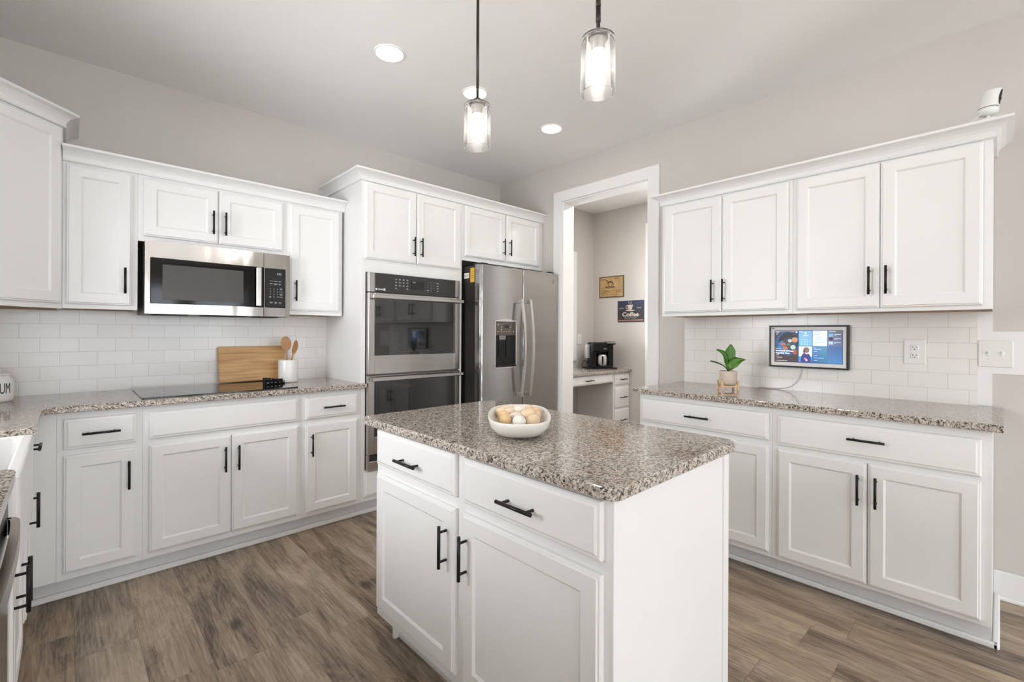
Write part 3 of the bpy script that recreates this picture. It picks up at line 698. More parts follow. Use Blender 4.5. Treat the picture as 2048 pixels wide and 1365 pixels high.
def slab(pl, z0, z1, r):
    mb = MB(); n = len(pl)
    def inset(d):
        out = []
        for i in range(n):
            p0 = Vector(pl[i-1]); p1 = Vector(pl[i]); p2 = Vector(pl[(i+1) % n])
            e1 = (p1-p0).normalized(); e2 = (p2-p1).normalized()
            n1 = Vector((-e1.y, e1.x)); n2 = Vector((-e2.y, e2.x))
            out.append(tuple(p1 + (n1+n2)*d/(1+n1.dot(n2))))
        return out
    lv = [(r*(1-math.sin(a)), z1-r+r*math.cos(a)) for a in [PI/2*(1-k/5) for k in range(6)]]
    prof = [(.003, z0), (0, z0+.003)] + [(d, z) for d, z in lv]
    rings = [[(x, y, z) for x, y in inset(d)] for d, z in prof]
    mb.loft(rings); return mb
tag(slab(pl, .8745, ISZ, .009).build('granite_countertop', M['granite']), 'speckled granite island top with rounded corners under the egg bowl', 'countertop')

# ---------------------------------------------------------------- microwave
t = thing('microwave', 'stainless over-the-range microwave with black glass door', 'microwave', (.298, YW-.40, 0))
mb = MB(); W = .739
mb.box(.003, .03, 1.352, W-.003, .388, 1.747, .002); mb.build('body', M['grille'], t)
# curved front: door and control side
def bowed(x0, x1, z0, z1, mat, name, n=10, bow=.010, t0=.0):
    mb = MB().use(mat); rings = []
    for i in range(n+1):
        x = x0+(x1-x0)*i/n; e = abs((x-W/2)/(W/2)); y = -bow*(1-e**3)+t0
        rings.append([(x, .03, z0), (x, .03, z1), (x, y, z1), (x, y, z0)])
    mb.loft(rings); return mb.build(name, None, t)
dr = bowed(0, .582, 1.354, 1.749, M['steel_micro'], 'door')
cp = bowed(.585, W, 1.354, 1.749, M['steel_micro'], 'control_section', 5)
MB().box(.022, -.0115, 1.409, .582, -.004, 1.659, .003).build('door_glass', M['microglass'], dr)
MB().box(.075, -.0125, 1.432, .470, -.010, 1.625, .0012).build('viewing_window', M['micromesh'], dr)
mb = MB(); mb.box(.535, -.040, 1.412, .566, -.026, 1.655, .006); mb.box(.540, -.030, 1.418, .562, -.008, 1.436, .002); mb.box(.540, -.030, 1.632, .562, -.008, 1.650, .002)
mb.build('handle', M['steel'], dr)
bd = MB().use(M['silver']); bd.tube([(.420, -.0085, 1.703), (.420, -.0125, 1.703)], .0145, 28); bd.build('badge', None, dr)
text('badge_lettering', 'GE', .014, M['grille'], dr, (.420, -.0128, 1.703), shear=.3)
mb = MB().use(M['plastic_black']); mb.box(.588, -.0105, 1.409, .712, -.002, 1.657, .004); kp = mb.build('keypad', None, cp)
text('clock_digits', '2:02', .017, M['pale_ink'], kp, (.672, -.0108, 1.623))
for r, row in enumerate(['123', '456', '789', ' 0 ']):
    for c, ch in enumerate(row):
        if ch != ' ': text('key_digits', ch, .011, M['grey_ink'], kp, (.622+.020*c, -.0108, 1.527-.0165*r))
mb = MB().use(M['grey_ink'])
for (x, z, w_) in [(.626, 1.577, .020), (.652, 1.577, .022), (.676, 1.576, .016), (.626, 1.560, .018), (.652, 1.561, .020), (.652, 1.556, .018), (.676, 1.561, .013), (.676, 1.556, .011),
                   (.684, 1.530, .015), (.684, 1.526, .013), (.684, 1.511, .022), (.684, 1.496, .020), (.684, 1.491, .012), (.684, 1.478, .020), (.620, 1.479, .012), (.620, 1.474, .010), (.664, 1.479, .012),
                   (.626, 1.444, .018), (.626, 1.439, .012), (.652, 1.444, .015), (.652, 1.438, .014), (.678, 1.444, .011), (.678, 1.438, .014)]:
    mb.box(x-w_/2, -.0110, z-.0013, x+w_/2, -.0100, z+.0013)
mb.build('printed_legend', None, kp)
mb = MB().use(M['dark_gap'])
for x0, x1, y0, y1 in ((.04, .20, .02, .10), (.27, .50, .02, .085), (.55, .68, .02, .10)): mb.box(x0, y0+.012, 1.3485, x1, y1+.05, 1.353)
mb.build('vent_grille', None, t)

# ---------------------------------------------------------------- double wall oven
t = thing('double_wall_oven', 'stainless double wall oven with black glass doors built into the tall cabinet', 'oven', (1.464, YW-.60, 0))
W = .764; Y0 = -.040
MB().box(.004, .002, .325, W-.004, .54, 1.655).build('body', M['grille'], t)
cp = MB().use(M['steel']).box(0, Y0, 1.532, .045, .0, 1.664, .003).box(W-.042, Y0, 1.532, W, .0, 1.664, .003).use(M['oven_panel']).box(.045, Y0+.001, 1.532, W-.042, .0, 1.664, .001).build('control_panel', None, t)
MB().box(.325, Y0-.0006, 1.570, .435, Y0+.002, 1.632).build('display', M['lcd'], cp)
text('display_digits', '2:01', .016, M['grey_ink'], cp, (.350, Y0-.001, 1.619), shear=.15)
mb = MB().use(M['grey_ink'])
random.seed(3)
for cidx, x in enumerate((.205, .235, .265, .295)):
    for r in range(4 if cidx in (0, 3) else 3): mb.box(x-.007, Y0-.0006, 1.630-.021*r, x+.007, Y0+.001, 1.6335-.021*r); mb.box(x-.005, Y0-.0006, 1.6255-.021*r, x+.005, Y0+.001, 1.6275-.021*r)
mb.build('printed_legend', None, cp)
for r, row in enumerate(['123', '456', '789', ' 0 ']):
    for c, ch in enumerate(row):
        if ch != ' ': text('key_digits', ch, .010, M['grey_ink'], cp, (.468+.028*c, Y0-.0008, 1.627-.019*r))
mb = MB().use(M['grey_ink'])
for r in range(4): mb.box(.548, Y0-.0006, 1.624-.019*r, .562, Y0+.001, 1.629-.019*r)
mb.box(.462, Y0-.0006, 1.566, .474, Y0+.001, 1.574); mb.build('printed_legend', None, cp)
mb = MB().use(M['pale_ink']); mb.tube([(.055, Y0+.001, 1.553), (.055, Y0-.0006, 1.553)], .007, 16); mb.box(.068, Y0-.0006, 1.550, .104, Y0+.001, 1.556); mb.box(.108, Y0-.0006, 1.545, .122, Y0+.001, 1.560)
mb.build('maker_label', None, cp)
def oven_door(z0, z1, gz0, gz1, hz):
    mb = MB().use(M['steel'])
    mb.box(0, Y0, z0, .045, 0, z1, .002); mb.box(W-.042, Y0, z0, W, 0, z1, .002); mb.box(.045, Y0, z0, W-.042, 0, gz0, .001); mb.box(.045, Y0, gz1, W-.042, 0, z1, .001)
    o = mb.build('oven_door', None, t)
    MB().box(.045, Y0+.0015, gz0, W-.042, -.002, gz1).build('door_glass', M['ovenglass'], o)
    mb = MB().use(M['steel']); mb.box(.004, Y0-.058, hz-.0135, W-.002, Y0-.040, hz+.0135, .004)
    mb.box(.006, Y0-.042, hz-.012, .024, Y0, hz+.012, .002); mb.box(W-.024, Y0-.042, hz-.012, W-.006, Y0, hz+.012, .002)
    mb.build('handle', None, o)
oven_door(.973, 1.527, 1.099, 1.480, 1.498)
oven_door(.427, .962, .546, .925, .940)
mb = MB().use(M['steel']); mb.box(0, Y0+.006, .318, W, 0, .378, .002); mb.use(M['dark_gap']).box(.012, Y0+.010, .380, W-.012, 0, .424); mb.use(M['steel']).box(0, Y0+.006, .378, .012, 0, .426)
mb.build('vent_trim', None, t)

# ---------------------------------------------------------------- refrigerator
t = thing('refrigerator', 'stainless side-by-side refrigerator with water dispenser between ovens and doorway', 'refrigerator', (2.296, 2.755, 0))
W = .912
MB().box(.003, .075, .03, W-.003, .77, 1.785, .004).box(.45, .03, .06, .467, .075, 1.78).build('body', M['fridge_side'], t)
MB().box(.02, .09, 0.0, W-.02, .74, .03).build('base', M['plastic_black'], t)
def fdoor(x0, x1, name):
    mb = MB().use(M['steel_fridge']); rings = []; n = 14
    for i in range(n+1):
        s = i/n; x = x0+(x1-x0)*s
        e0 = min(1, (x-x0)/.018); e1 = min(1, (x1-x)/.018)
        y = .018*(1-math.sqrt(max(0, 1-(1-min(e0, e1))**2)))
        rings.append((x, y))
    xs_ = sorted(set([x0, x0+.003, x0+.008, x0+.018, x1-.018, x1-.008, x1-.003, x1]))
    R_ = []
    for x in xs_:
        ra_, rb_ = (.018, .005) if x0 < .1 else (.005, .018)
        e0, e1 = min(1, (x-x0)/ra_), min(1, (x1-x)/rb_); y = max(ra_*(1-math.sqrt(max(0, 1-(1-e0)**2))), rb_*(1-math.sqrt(max(0, 1-(1-e1)**2))))
        R_.append([(x, .070, .06), (x, .070, 1.790), (x, y+.004, 1.790), (x, y, 1.786), (x, y, .064), (x, y+.004, .06)])
    mb.loft(R_, smooth=False); return mb.build(name, None, t)
fz = fdoor(0, .456, 'freezer_door'); fr = fdoor(.461, W, 'fridge_door')
mb = MB().use(M['plastic_black']); mb.box(.03, .03, 1.790, .10, .14, 1.806, .003); mb.box(W-.10, .03, 1.790, W-.03, .14, 1.806, .003); mb.build('hinge_cover', None, t)
def fhandle(par, x):
    mb = MB().use(M['silver']); rings = []
    for k in range(25):
        s = k/24; z = .735+.80*s; y = -.052-.038*math.sin(PI*s)
        rings.append([(x-.012, y, z), (x+.012, y, z), (x+.010, y+.014, z), (x-.010, y+.014, z)])
    mb.loft(rings); mb.box(x-.011, -.052, .735, x+.011, .003, .765, .002); mb.box(x-.011, -.052, 1.505, x+.011, .003, 1.535, .002)
    mb.build('handle', None, par)
fhandle(fz, .401); fhandle(fr, .499)
# dispenser: a recessed box on the freezer door
mb = MB().use(M['silver'])
X0, X1, Z0, Z1 = .150, .372, .985, 1.355; f = .009
mb.box(X0-f, -.006, Z0-f, X0, .004, Z1, .002); mb.box(X1, -.006, Z0-f, X1+f, .004, Z1, .002); mb.box(X0, -.006, Z0-f-.004, X1, .004, Z0, .002)
rings = []
for k in range(9):
    s = k/8; x = X0-f+(X1-X0+2*f)*s; zz = Z1+.014*math.sin(PI*s)
    rings.append([(x, -.010, Z1-.006), (x, .004, Z1-.006), (x, .004, zz), (x, -.010, zz)])
mb.loft(rings, flip=True)
dp = mb.build('dispenser_trim', None, fz)
MB().box(X0, -.004, 1.238, X1, .004, Z1, .001).build('dispenser_controls', M['disp_panel'], dp)
MB().box(X0, -.0022, Z0, X1, .003, 1.238).build('dispenser_recess', M['plastic_black'], dp)
MB().box(.235, -.0046, 1.296, .29, -.003, 1.322).build('dispenser_display', M['lcd'], dp)
mb = MB().use(M['grey_ink'])
for x in (.175, .21, .24, .268, .295, .345): mb.box(x-.005, -.0046, 1.264, x+.005, -.003, 1.272)
for x in (.21, .31): mb.box(x-.004, -.0046, 1.300, x+.004, -.003, 1.308)
mb.use(M['pale_ink']); mb.box(.172, -.0046, 1.318, .180, -.003, 1.330); mb.box(.205, -.0046, 1.280, .213, -.003, 1.288)
mb.build('control_marks', None, dp)
mb = MB().use(M['grille']); mb.box(.185, -.012, 1.200, .255, -.002, 1.236, .004); mb.build('water_spout', None, dp)
mb = MB().use(M['plastic_black']); mb.box(.180, -.010, 1.06, .215, -.003, 1.19, .003); mb.box(.26, -.010, 1.06, .30, -.003, 1.22, .003)
mb.box(X0+.004, -.018, Z0, X1-.004, -.002, Z0+.012, .002); mb.build('paddle', None, dp)
bd = MB().use(M['grille']); bd.tube([(.845, .001, 1.715), (.845, -.003, 1.715)], .015, 24); bd.build('badge', None, fr)
text('badge_lettering', 'GE', .014, M['silver'], fr, (.845, -.0034, 1.715), shear=.3)
st = MB().use(M['yellow']).box(.0015, .083, 1.655, .0035, .133, 1.768).use(M['paper']).box(.0015, .150, 1.690, .0035, .212, 1.733).build('side_stickers', None, t)
text('sticker_lettering', '2L 1019', .017, M['ink'], st, (.0012, .181, 1.711), rot=(PI/2, 0, -PI/2), ext=.0002)
mb = MB().use(M['ink'])
for k in range(4): mb.box(.0010, .090, 1.690+.016*k, .0016, .126, 1.6925+.016*k)
mb.build('sticker_lines', None, st)

# ---------------------------------------------------------------- cooktop and things by it
mb = MB(); mb.prism(rr_poly(.272, 2.985, 1.030, 3.475, .008, 3), ZT+.0003, ZT+.0065, .0015)
tag(mb.build('cooktop', M['cooktop']), 'black glass cooktop set in the granite counter', 'cooktop')

# cutting board leaning on the tile
t = thing('cutting_board', 'golden wooden cutting board leaning on the tile behind the cooktop', 'cutting board', (.915, 3.496, ZT+.0095), rot=(-.215, 0, 0))
pl = rr_poly(-.2035, 0, .2035, .2385, .010, 4)
mb = MB().use(M['board']); rings = []
for d, y in ((.003, -.011), (0, -.008), (0, .008), (.003, .011)):
    rings.append([((-.2035+d if x < 0 else .2035-d) if False else x*(1-d/.2035), y, .119+(z-.119)*(1-d/.119)) for x, z in pl])
mb.loft(rings); mb.build('board', None, t)

# utensil crock and spoons
cx_, cy_ = 1.095, 3.375
mb = MB(); mb.lathe([(.055, ZT), (.0605, ZT+.004), (.0615, ZT+.010), (.0615, ZT+.148), (.0605, ZT+.151), (.058, ZT+.151), (.0565, ZT+.148), (.0565, ZT+.012), (.050, ZT+.008)], cx_, cy_, 48)
tag(mb.build('utensil_crock', M['ceramic']), 'plain white ceramic crock holding wooden spoons', 'crock')
def spoon(base, tip, hw, hl, label, yaw=0.0):
    b = Vector(base); tp = Vector(tip); ax = (tp-b).normalized(); L = (tp-b).length
    side = Vector((math.cos(yaw), math.sin(yaw), 0)); side = (side-ax*side.dot(ax)).normalized(); nrm = ax.cross(side).normalized()
    mb = MB(); rings = []; n = 16
    for k in range(81):
        s = k/80*L; h = L-hl
        if s < h: w_ = .0052+.0012*(s/h); th = .0045
        else:
            q = (s-h)/hl; w_ = max(.0066*(1-q), hw*math.sqrt(max(0, 1-((q-.53)/.47)**2)))
            th = .0045-.0015*math.sin(PI*q)
            w_ = max(w_, .002)
        c = b+ax*s
        cup = 0 if s < h else .006*math.sin(PI*(s-h)/hl)
        rings.append([tuple(c+side*(w_*math.cos(2*PI*i/n))+nrm*(th*math.sin(2*PI*i/n)+cup*(1-abs(math.cos(2*PI*i/n))**2)-cup)) for i in range(n)])
    mb.loft(rings, smooth=True)
    return tag(mb.build('wooden_spoon', M['spoon']), label, 'spoon')
spoon((cx_+.004, cy_+.016, ZT+.014), (cx_-.010, cy_+.022, ZT+.312), .0325, .105, 'upright wooden spoon with broad round bowl in the crock', yaw=-.1)
spoon((cx_-.012, cy_-.012, ZT+.014), (cx_+.052, cy_-.004, ZT+.285), .0235, .105, 'slimmer wooden spoon leaning right in the crock', yaw=.45)

# little black beaded bundle lying on the cooktop
t = thing('trivet', 'small black metal trivet of square links lying on the cooktop', 'trivet', (.965, 3.25, ZT+.006), .25)
k = 0; random.seed(11)
mb = MB().use(M['plastic_black'])
for i in range(5):
    for jj in range(2 if i in (0, 4) else 3):
        x = (i-2)*.026; y = (jj-.8)*.022+(.012 if i % 2 else 0)
        mb.box(x-.011, y-.010, 0.0, x+.011, y+.010, .018+.012*((i+jj) % 2), .0025)
for i in range(4):
    x = (i-1.8)*.026-.006; mb.box(x-.011, -.008, .026, x+.011, .016, .044-.004*i, .003)
mb.build('links', None, t)
mb = MB().use(M['silver'])
for i in range(5):
    x = (i-2)*.026; mb.box(x-.004, -.031 if i in (1,3) else -.029, .010, x+.004, -.026, .014); mb.box(x-.004+.006, -.0105, .032, x+.010, -.0075, .035)
mb.build('studs', None, t)

# cookie jar with YUM lettering
jx, jy = -.264, 3.345
t = thing('cookie_jar', 'white lidded ceramic jar lettered YUM cut off by the left edge', 'jar', (jx, jy, ZT))
mb = MB(); mb.lathe([(.066, 0), (.070, .004), (.0745, .015), (.0755, .04), (.0755, .092), (.073, .104), (.066, .114), (.0625, .118), (.0625, .126)], n=48)
bd = mb.build('jar_body', M['ceramic'], t)
mb = MB(); mb.lathe([(.064, .1262), (.0665, .129), (.0665, .133), (.060, .137), (.035, .143), (.012, .146), (.001, .146)], n=48, cap1=True)
ld = mb.build('lid', M['ceramic'], t)
mb = MB(); va = math.atan2(-jy, -jx); dv = Vector((math.sin(va), -math.cos(va), 0))
mb.tube([tuple(dv*(.026*math.cos(a_))+Vector((0, 0, .143+.022*math.sin(a_)))) for a_ in [PI*i/12 for i in range(13)]], .0055, 10)
mb.build('lid_handle', M['ceramic'], ld)
def wrap_text(name, s, size, mat, par, r, z, a0, xs=1.0):
    o = text(name, s, size, mat, par, (0, 0, 0), rot=(0, 0, 0), ext=.0003, xs=xs)
    for v in o.data.vertices:
        a_ = a0 + v.co.x/r; rr_ = r+.0006+v.co.z; zz = z+v.co.y
        v.co = (rr_*math.cos(a_), rr_*math.sin(a_), zz)
    return o
wrap_text('lettering', 'YUM', .072, M['ink'], bd, .0755, .064, va+.50, xs=.42)

# ---------------------------------------------------------------- bowl of eggs
BC = Vector((1.193, 1.2106, ISZ)); BA = YAW
def sup(a, b, n=48, e=2.7):
    pts = []
    for i in range(n):
        th_ = 2*PI*i/n; c_, s_ = math.cos(th_), math.sin(th_)
        pts.append((a*math.copysign(abs(c_)**(2/e), c_), b*math.copysign(abs(s_)**(2/e), s_)))
    return pts
mb = MB(); rings = []
for a_, b_, z in ((.112, .050, 0), (.140, .066, .002), (.176, .088, .013), (.200, .104, .030), (.210, .110, .050), (.2125, .1125, .060), (.2105, .1110, .0625), (.2065, .108, .0625), (.2035, .1045, .059), (.200, .1010, .048), (.188, .093, .030), (.160, .074, .0215), (.10, .05, .019)):
    rings.append([(x, y, z) for x, y in sup(a_, b_)])
mb.loft(rings, smooth=True)
bw = tag(mb.build('serving_bowl', M['bowlceramic'], None, tuple(BC), (0, 0, BA)), 'off-white oblong ceramic bowl full of eggs on the island', 'bowl')
EC = {'o': (.80, .55, .29), 'o2': (.80, .54, .31), 'w': (.84, .83, .79), 't': (.82, .63, .42), 'p': (.80, .59, .44), 'p2': (.80, .68, .59), 'y': (.82, .66, .41), 'w2': (.85, .79, .69), 'w3': (.83, .76, .68), 't2': (.82, .65, .48)}
EM = {k_: plain('eggshell_'+k_, v_+(1,), .42, var=.03, scale=40) for k_, v_ in EC.items()}
EGGS = [(-.030, -.050, .001, 'o', 'golden tan egg at the near left of the bowl'), (.040, -.056, .001, 'o2', 'large orange tan egg behind the near left egg'),
        (-.058, .000, .001, 'w', 'white egg at the near middle of the bowl'), (-.042, .047, .001, 't', 'tan egg at the near right of the bowl'),
        (.030, .060, .003, 'p', 'pinkish tan egg against the right side of the bowl'), (.006, -.010, .004, 'p2', 'pale pink egg in the middle behind the white egg'),
        (.010, .032, .024, 't', 'light tan egg lying across the middle right'), (.066, .036, .010, 'y', 'yellow tan egg right of centre in the bowl'),
        (.092, .000, .026, 'w2', 'cream white egg on top at the middle back'), (.148, -.004, .012, 'w3', 'pale whitish egg at the far end of the bowl'),
        (.088, -.034, .010, 't2', 'peach egg behind the pale pink egg'), (.098, -.064, .008, 't', 'tan egg against the far left side of the bowl'),
        (.136, -.050, .010, 't2', 'peach egg at the far left end of the bowl'), (.136, .044, .012, 'p', 'pinkish egg at the far right end of the bowl'),
        (.092, .058, .008, 'o', 'orange egg against the far right side of the bowl')]
ca, sa = math.cos(BA), math.sin(BA)
egg_me = {}
random.seed(5)
for a_, b_, dz, ck, lab in EGGS:
    if ck not in egg_me:
        mb = MB(); prof = []
        for i in range(19):
            th_ = PI*i/18; z = -math.cos(th_)*.0285; r = .0222*math.sin(th_)*(1-.12*math.cos(PI-th_)*-1)
            prof.append((max(r, .0002), z))
        mb.lathe(prof, n=28); o = mb.build('egg', EM[ck]); egg_me[ck] = o
    else:
        o = egg_me[ck].copy(); COL.objects.link(o)
    o.location = (BC.x+a_*ca+b_*sa, BC.y+a_*sa-b_*ca, BC.z+.0425+dz*.50)
    o.rotation_euler = (PI/2+random.uniform(-.12, .12), 0, random.uniform(0, PI))
    tag(o, lab, 'egg', 'eggs in the bowl')

# ---------------------------------------------------------------- potted plant
px, py = 2.925, 1.150
t = thing('potted_plant', 'small green plant in a beige pot on a bamboo stand', 'potted plant', (px, py, ZT), YAW-PI/2)
t.scale = (1.12, 1.12, 1.12)
mb = MB(); mb.lathe([(.030, .030), (.040, .032), (.0445, .040), (.046, .055), (.046, .098), (.0445, .104), (.041, .106), (.038, .104), (.037, .096), (.01, .095)], n=40)
mb.build('pot', M['pot'], t)
MB().lathe([(.036, .092), (.036, .099), (.01, .100)], n=24).build('soil', M['soil'], t)
st = MB()
for sx in (-1, 1):
    for sy in (-1, 1):
        st.box(sx*.042-.0055+.0, sy*.028-.0055, 0, sx*.042+.0055, sy*.028+.0055, .054, .0015)
st.box(-.042, -.004, .018, .042, .004, .029, .001); st.box(-.004, -.028, .018, .004, .028, .029, .001)
for sy in (-1, 1): st.box(-.042, sy*.028-.004, .018, .042, sy*.028+.004, .028, .001)
st.build('plant_stand', M['stand'], t)
def leaf(pts, widths, nrm, mat, fold=.25, name='leaf'):
    P = [Vector(p) for p in pts]; nrm = Vector(nrm).normalized(); mb = MB(); m_ = 14
    def bez(ss):
        n_ = len(P)-1
        return sum((P[i]*(math.comb(n_, i)*ss**i*(1-ss)**(n_-i)) for i in range(n_+1)), Vector())
    rows = []
    for k_ in range(m_+1):
        s = k_/m_; c = bez(s); tg = (bez(min(1, s+.02))-bez(max(0, s-.02))).normalized()
        sd = tg.cross(nrm).normalized(); up = sd.cross(tg).normalized()
        x = s*(len(widths)-1); i = min(int(x), len(widths)-2); w_ = widths[i]*(1-(x-i))+widths[i+1]*(x-i)
        rows.append([c+sd*(w_*q)+up*(abs(q)*w_*fold+.003*math.sin(6*s+q*3)) for q in (-1, -.6, -.25, 0, .25, .6, 1)])
    th_ = .0008
    rings = [[tuple(p) for p in r]+[tuple(p-Vector((0, 0, th_))-nrm*th_) for p in reversed(r)] for r in rows]
    mb.loft(rings, smooth=True); return mb.build(name, mat, t)
def leafmat(name, c0, c1):
    mt, nt, p = newmat(name); tc = N(nt, 'ShaderNodeTexCoord'); wv = N(nt, 'ShaderNodeTexWave'); wv.inputs['Scale'].default_value = 60; wv.inputs['Distortion'].default_value = 3
    nt.links.new(tc.outputs['Object'], wv.inputs['Vector']); r = ramp(nt, [(0, c0), (1, c1)]); nt.links.new(wv.outputs['Fac'], r.inputs['Fac']); nt.links.new(r.outputs['Color'], p.inputs['Base Color'])
    p.inputs['Roughness'].default_value = .35; p.inputs['Subsurface Weight'].default_value = 0.0; return mt
LG = leafmat('leaf_green', (.05, .15, .012, 1), (.085, .22, .022, 1)); LD = leafmat('leaf_dark', (.018, .06, .012, 1), (.035, .09, .018, 1)); LS = plain('leaf_stem', (.10, .075, .03, 1), .5)
MB().tube([(0, 0, .095), (.001, 0, .12), (-.003, 0, .15)], [.006, .004, .003], 10).build('stem', LS, t)
leaf([(-.006, -.004, .115), (-.012, -.006, .165), (-.020, -.012, .205), (-.072, -.018, .222)], [.003, .016, .027, .024, .012, .003], (.5, -.8, .3), LG)
leaf([(.0, .006, .12), (.005, .010, .165), (.018, .014, .20), (.022, .016, .250)], [.003, .014, .024, .030, .024, .004], (-.1, -1, .15), LG)
leaf([(.0, -.006, .112), (.010, -.022, .150), (.050, -.014, .168), (.094, -.004, .166)], [.004, .020, .026, .020, .010, .0015], (-.15, -.85, .5), LG)
leaf([(.002, .008, .12), (.012, .016, .165), (.050, .016, .180), (.080, .010, .165)], [.003, .014, .018, .014, .006, .0015], (.0, -.6, .8), LD)
leaf([(-.004, -.004, .110), (-.022, -.008, .135), (-.055, -.010, .152), (-.100, -.010, .160)], [.003, .007, .0065, .004, .002, .002], (0, -.2, 1), LD)
leaf([(.004, -.003, .108), (.012, -.010, .130), (.024, -.008, .145), (.034, -.006, .150)], [.003, .014, .013, .008, .002], (-.3, -.8, .3), LD)

# ---------------------------------------------------------------- smart display on the right wall (local x runs to the viewer's right)
t = thing('wall_display', 'black-framed smart display screen mounted on the white tile', 'display', (XW-.0095, 1.000, 0), RZ)
W = .410; Z0, Z1 = 1.056, 1.312
mb = MB(); yb = -.035; f = .010
mb.box(0, yb, Z0, f, 0, Z1, .001); mb.box(W-f, yb, Z0, W, 0, Z1, .001); mb.box(f, yb, Z0, W-f, 0, Z0+f, .001); mb.box(f, yb, Z1-f, W-f, 0, Z1, .001); mb.box(f, -.02, Z0+f, W-f, -.001, Z1-f)
mb.build('frame', M['plastic_black'], t)
MB().box(f, yb+.003, Z0+f, W-f, -.018, Z1-f).build('mat_border', M['mat_white'], t)
SX0, SX1, SZ0, SZ1 = .030, .384, 1.087, 1.283; ys = yb+.003
sc = MB().box(SX0, ys-.0008, SZ0, SX1, ys+.001, SZ1).build('screen', emit('screen_navy', (.012, .05, .13, 1), 1.0), t)
MB().tube([(.022, ys+.001, 1.294), (.022, ys-.0015, 1.294)], .004, 14).build('camera_dot', M['plastic_black'], t)
def gradem(name, c0, c1, s=1.0, axis=2, lo=0, hi=1):
    mt, nt, p = newmat(name); tc = N(nt, 'ShaderNodeTexCoord'); sp = N(nt, 'ShaderNodeSeparateXYZ'); nt.links.new(tc.outputs['Object'], sp.inputs[0])
    mr = N(nt, 'ShaderNodeMapRange'); mr.inputs[1].default_value = lo; mr.inputs[2].default_value = hi; nt.links.new(sp.outputs[axis], mr.inputs[0])
    r = ramp(nt, [(0, c0), (1, c1)]); nt.links.new(mr.outputs[0], r.inputs['Fac']); nt.links.new(r.outputs['Color'], p.inputs['Emission Color'])
    p.inputs['Base Color'].default_value = (.01, .01, .01, 1); p.inputs['Emission Strength'].default_value = s; p.inputs['Roughness'].default_value = .2; return mt
E = lambda n_, r_, g_, b_, s_=.9: emit(n_, rgb(r_, g_, b_), s_)
SW = SX1-SX0; SH = SZ1-SZ0
def rect(mb, u0, v0, u1, v1, lay=1):       # fractions of the screen, v down
    mb.box(SX0+SW*u0, ys-.0008-.0003*lay, SZ1-SH*v1, SX0+SW*u1, ys-.0006, SZ1-SH*v0)
def disc(mb, u, v, ru, rv, lay=2, n=24, a0=0, a1=2*PI):
    y = ys-.0008-.0003*lay
    P_ = [(SX0+SW*(u+ru*math.cos(a0+(a1-a0)*i/n)), SZ1-SH*(v+rv*math.sin(a0+(a1-a0)*i/n))) for i in range(n)]
    if a1-a0 < 6.2: P_.append((SX0+SW*(u+ru*math.cos(a1)), SZ1-SH*(v+rv*math.sin(a1))))
    mb.loft([[(x, y+.0008, z) for x, z in P_], [(x, y, z) for x, z in P_]], flip=False)
pm = MB(); pm.use(E('photo_dark', 40, 34, 42)); rect(pm, 0, 0, .36, 1)
pm.use(E('photo_grey', 96, 98, 112)); rect(pm, .0, 0, .36, .07, 2)
pm.use(E('photo_brown', 52, 40, 40)); rect(pm, 0, .78, .36, 1, 2)
pm.use(E('photo_navy', 28, 66, 112)); disc(pm, .20, .42, .18, .38, 3)
pm.use(E('photo_black', 20, 18, 22)); disc(pm, .215, .38, .15, .31, 4)
pm.use(E('photo_blue', 40, 90, 140)); disc(pm, .15, .52, .10, .20, 5)
pm.use(E('photo_teal', 34, 56, 62)); disc(pm, .24, .42, .105, .20, 6)
for n_, (c_, dd) in enumerate([((176, 120, 86), (.315, .30, .045, .08)), ((150, 86, 80), (.135, .44, .045, .05)), ((168, 168, 172), (.24, .33, .03, .05)), ((158, 176, 176), (.29, .53, .04, .07)), ((150, 98, 58), (.17, .57, .04, .07)), ((140, 70, 40), (.32, .68, .035, .08)), ((90, 92, 70), (.22, .45, .03, .04))]):
    pm.use(E('photo_veg_%d' % n_, *c_)); disc(pm, *dd, 7+n_ % 2)
pm.use(E('photo_white', 226, 230, 238)); disc(pm, .34, .065, .012, .022, 8)
pm.build('recipe_photo', None, sc)
pm = MB(); pm.use(gradem('weather_blue', rgb(72, 170, 226), rgb(44, 128, 196), 1.0, 2, SZ0+SH*.5, SZ1)); rect(pm, .375, .015, .57, .475)
pm.use(E('weather_white', 210, 228, 242)); disc(pm, .475, .095, .014, .028, 3)
for r_ in range(4):
    for u_ in (.42, .465, .50): rect(pm, u_-.012, .285+.052*r_, u_+.010, .293+.052*r_, 3)
rect(pm, .39, .035, .44, .043, 3); rect(pm, .44, .155, .51, .175, 3)
pm.build('weather_tile', None, sc)
pm = MB(); pm.use(E('list_white', 186, 205, 235, 1.0)); rect(pm, .58, .015, .785, .475)
pm.use(E('list_text', 120, 134, 165)); 
for v_, w_ in ((.05, .10), (.12, .07), (.20, .09), (.28, .09), (.355, .13), (.40, .05)): rect(pm, .595+(.01 if w_ > .08 else 0), v_, .595+w_+.01, v_+.013, 3)
pm.build('list_tile', None, sc)
pm = MB(); pm.use(gradem('news_slate', rgb(70, 92, 138), rgb(38, 44, 62), 1.0, 2, SZ0+SH*.5, SZ1)); rect(pm, .795, .0, .99, .48)
pm.use(E('news_text', 186, 192, 208)); rect(pm, .81, .03, .90, .045, 3)
for v_ in (.12, .24, .355): rect(pm, .88, v_, .97, v_+.012, 3); rect(pm, .88, v_+.025, .91, v_+.034, 3)
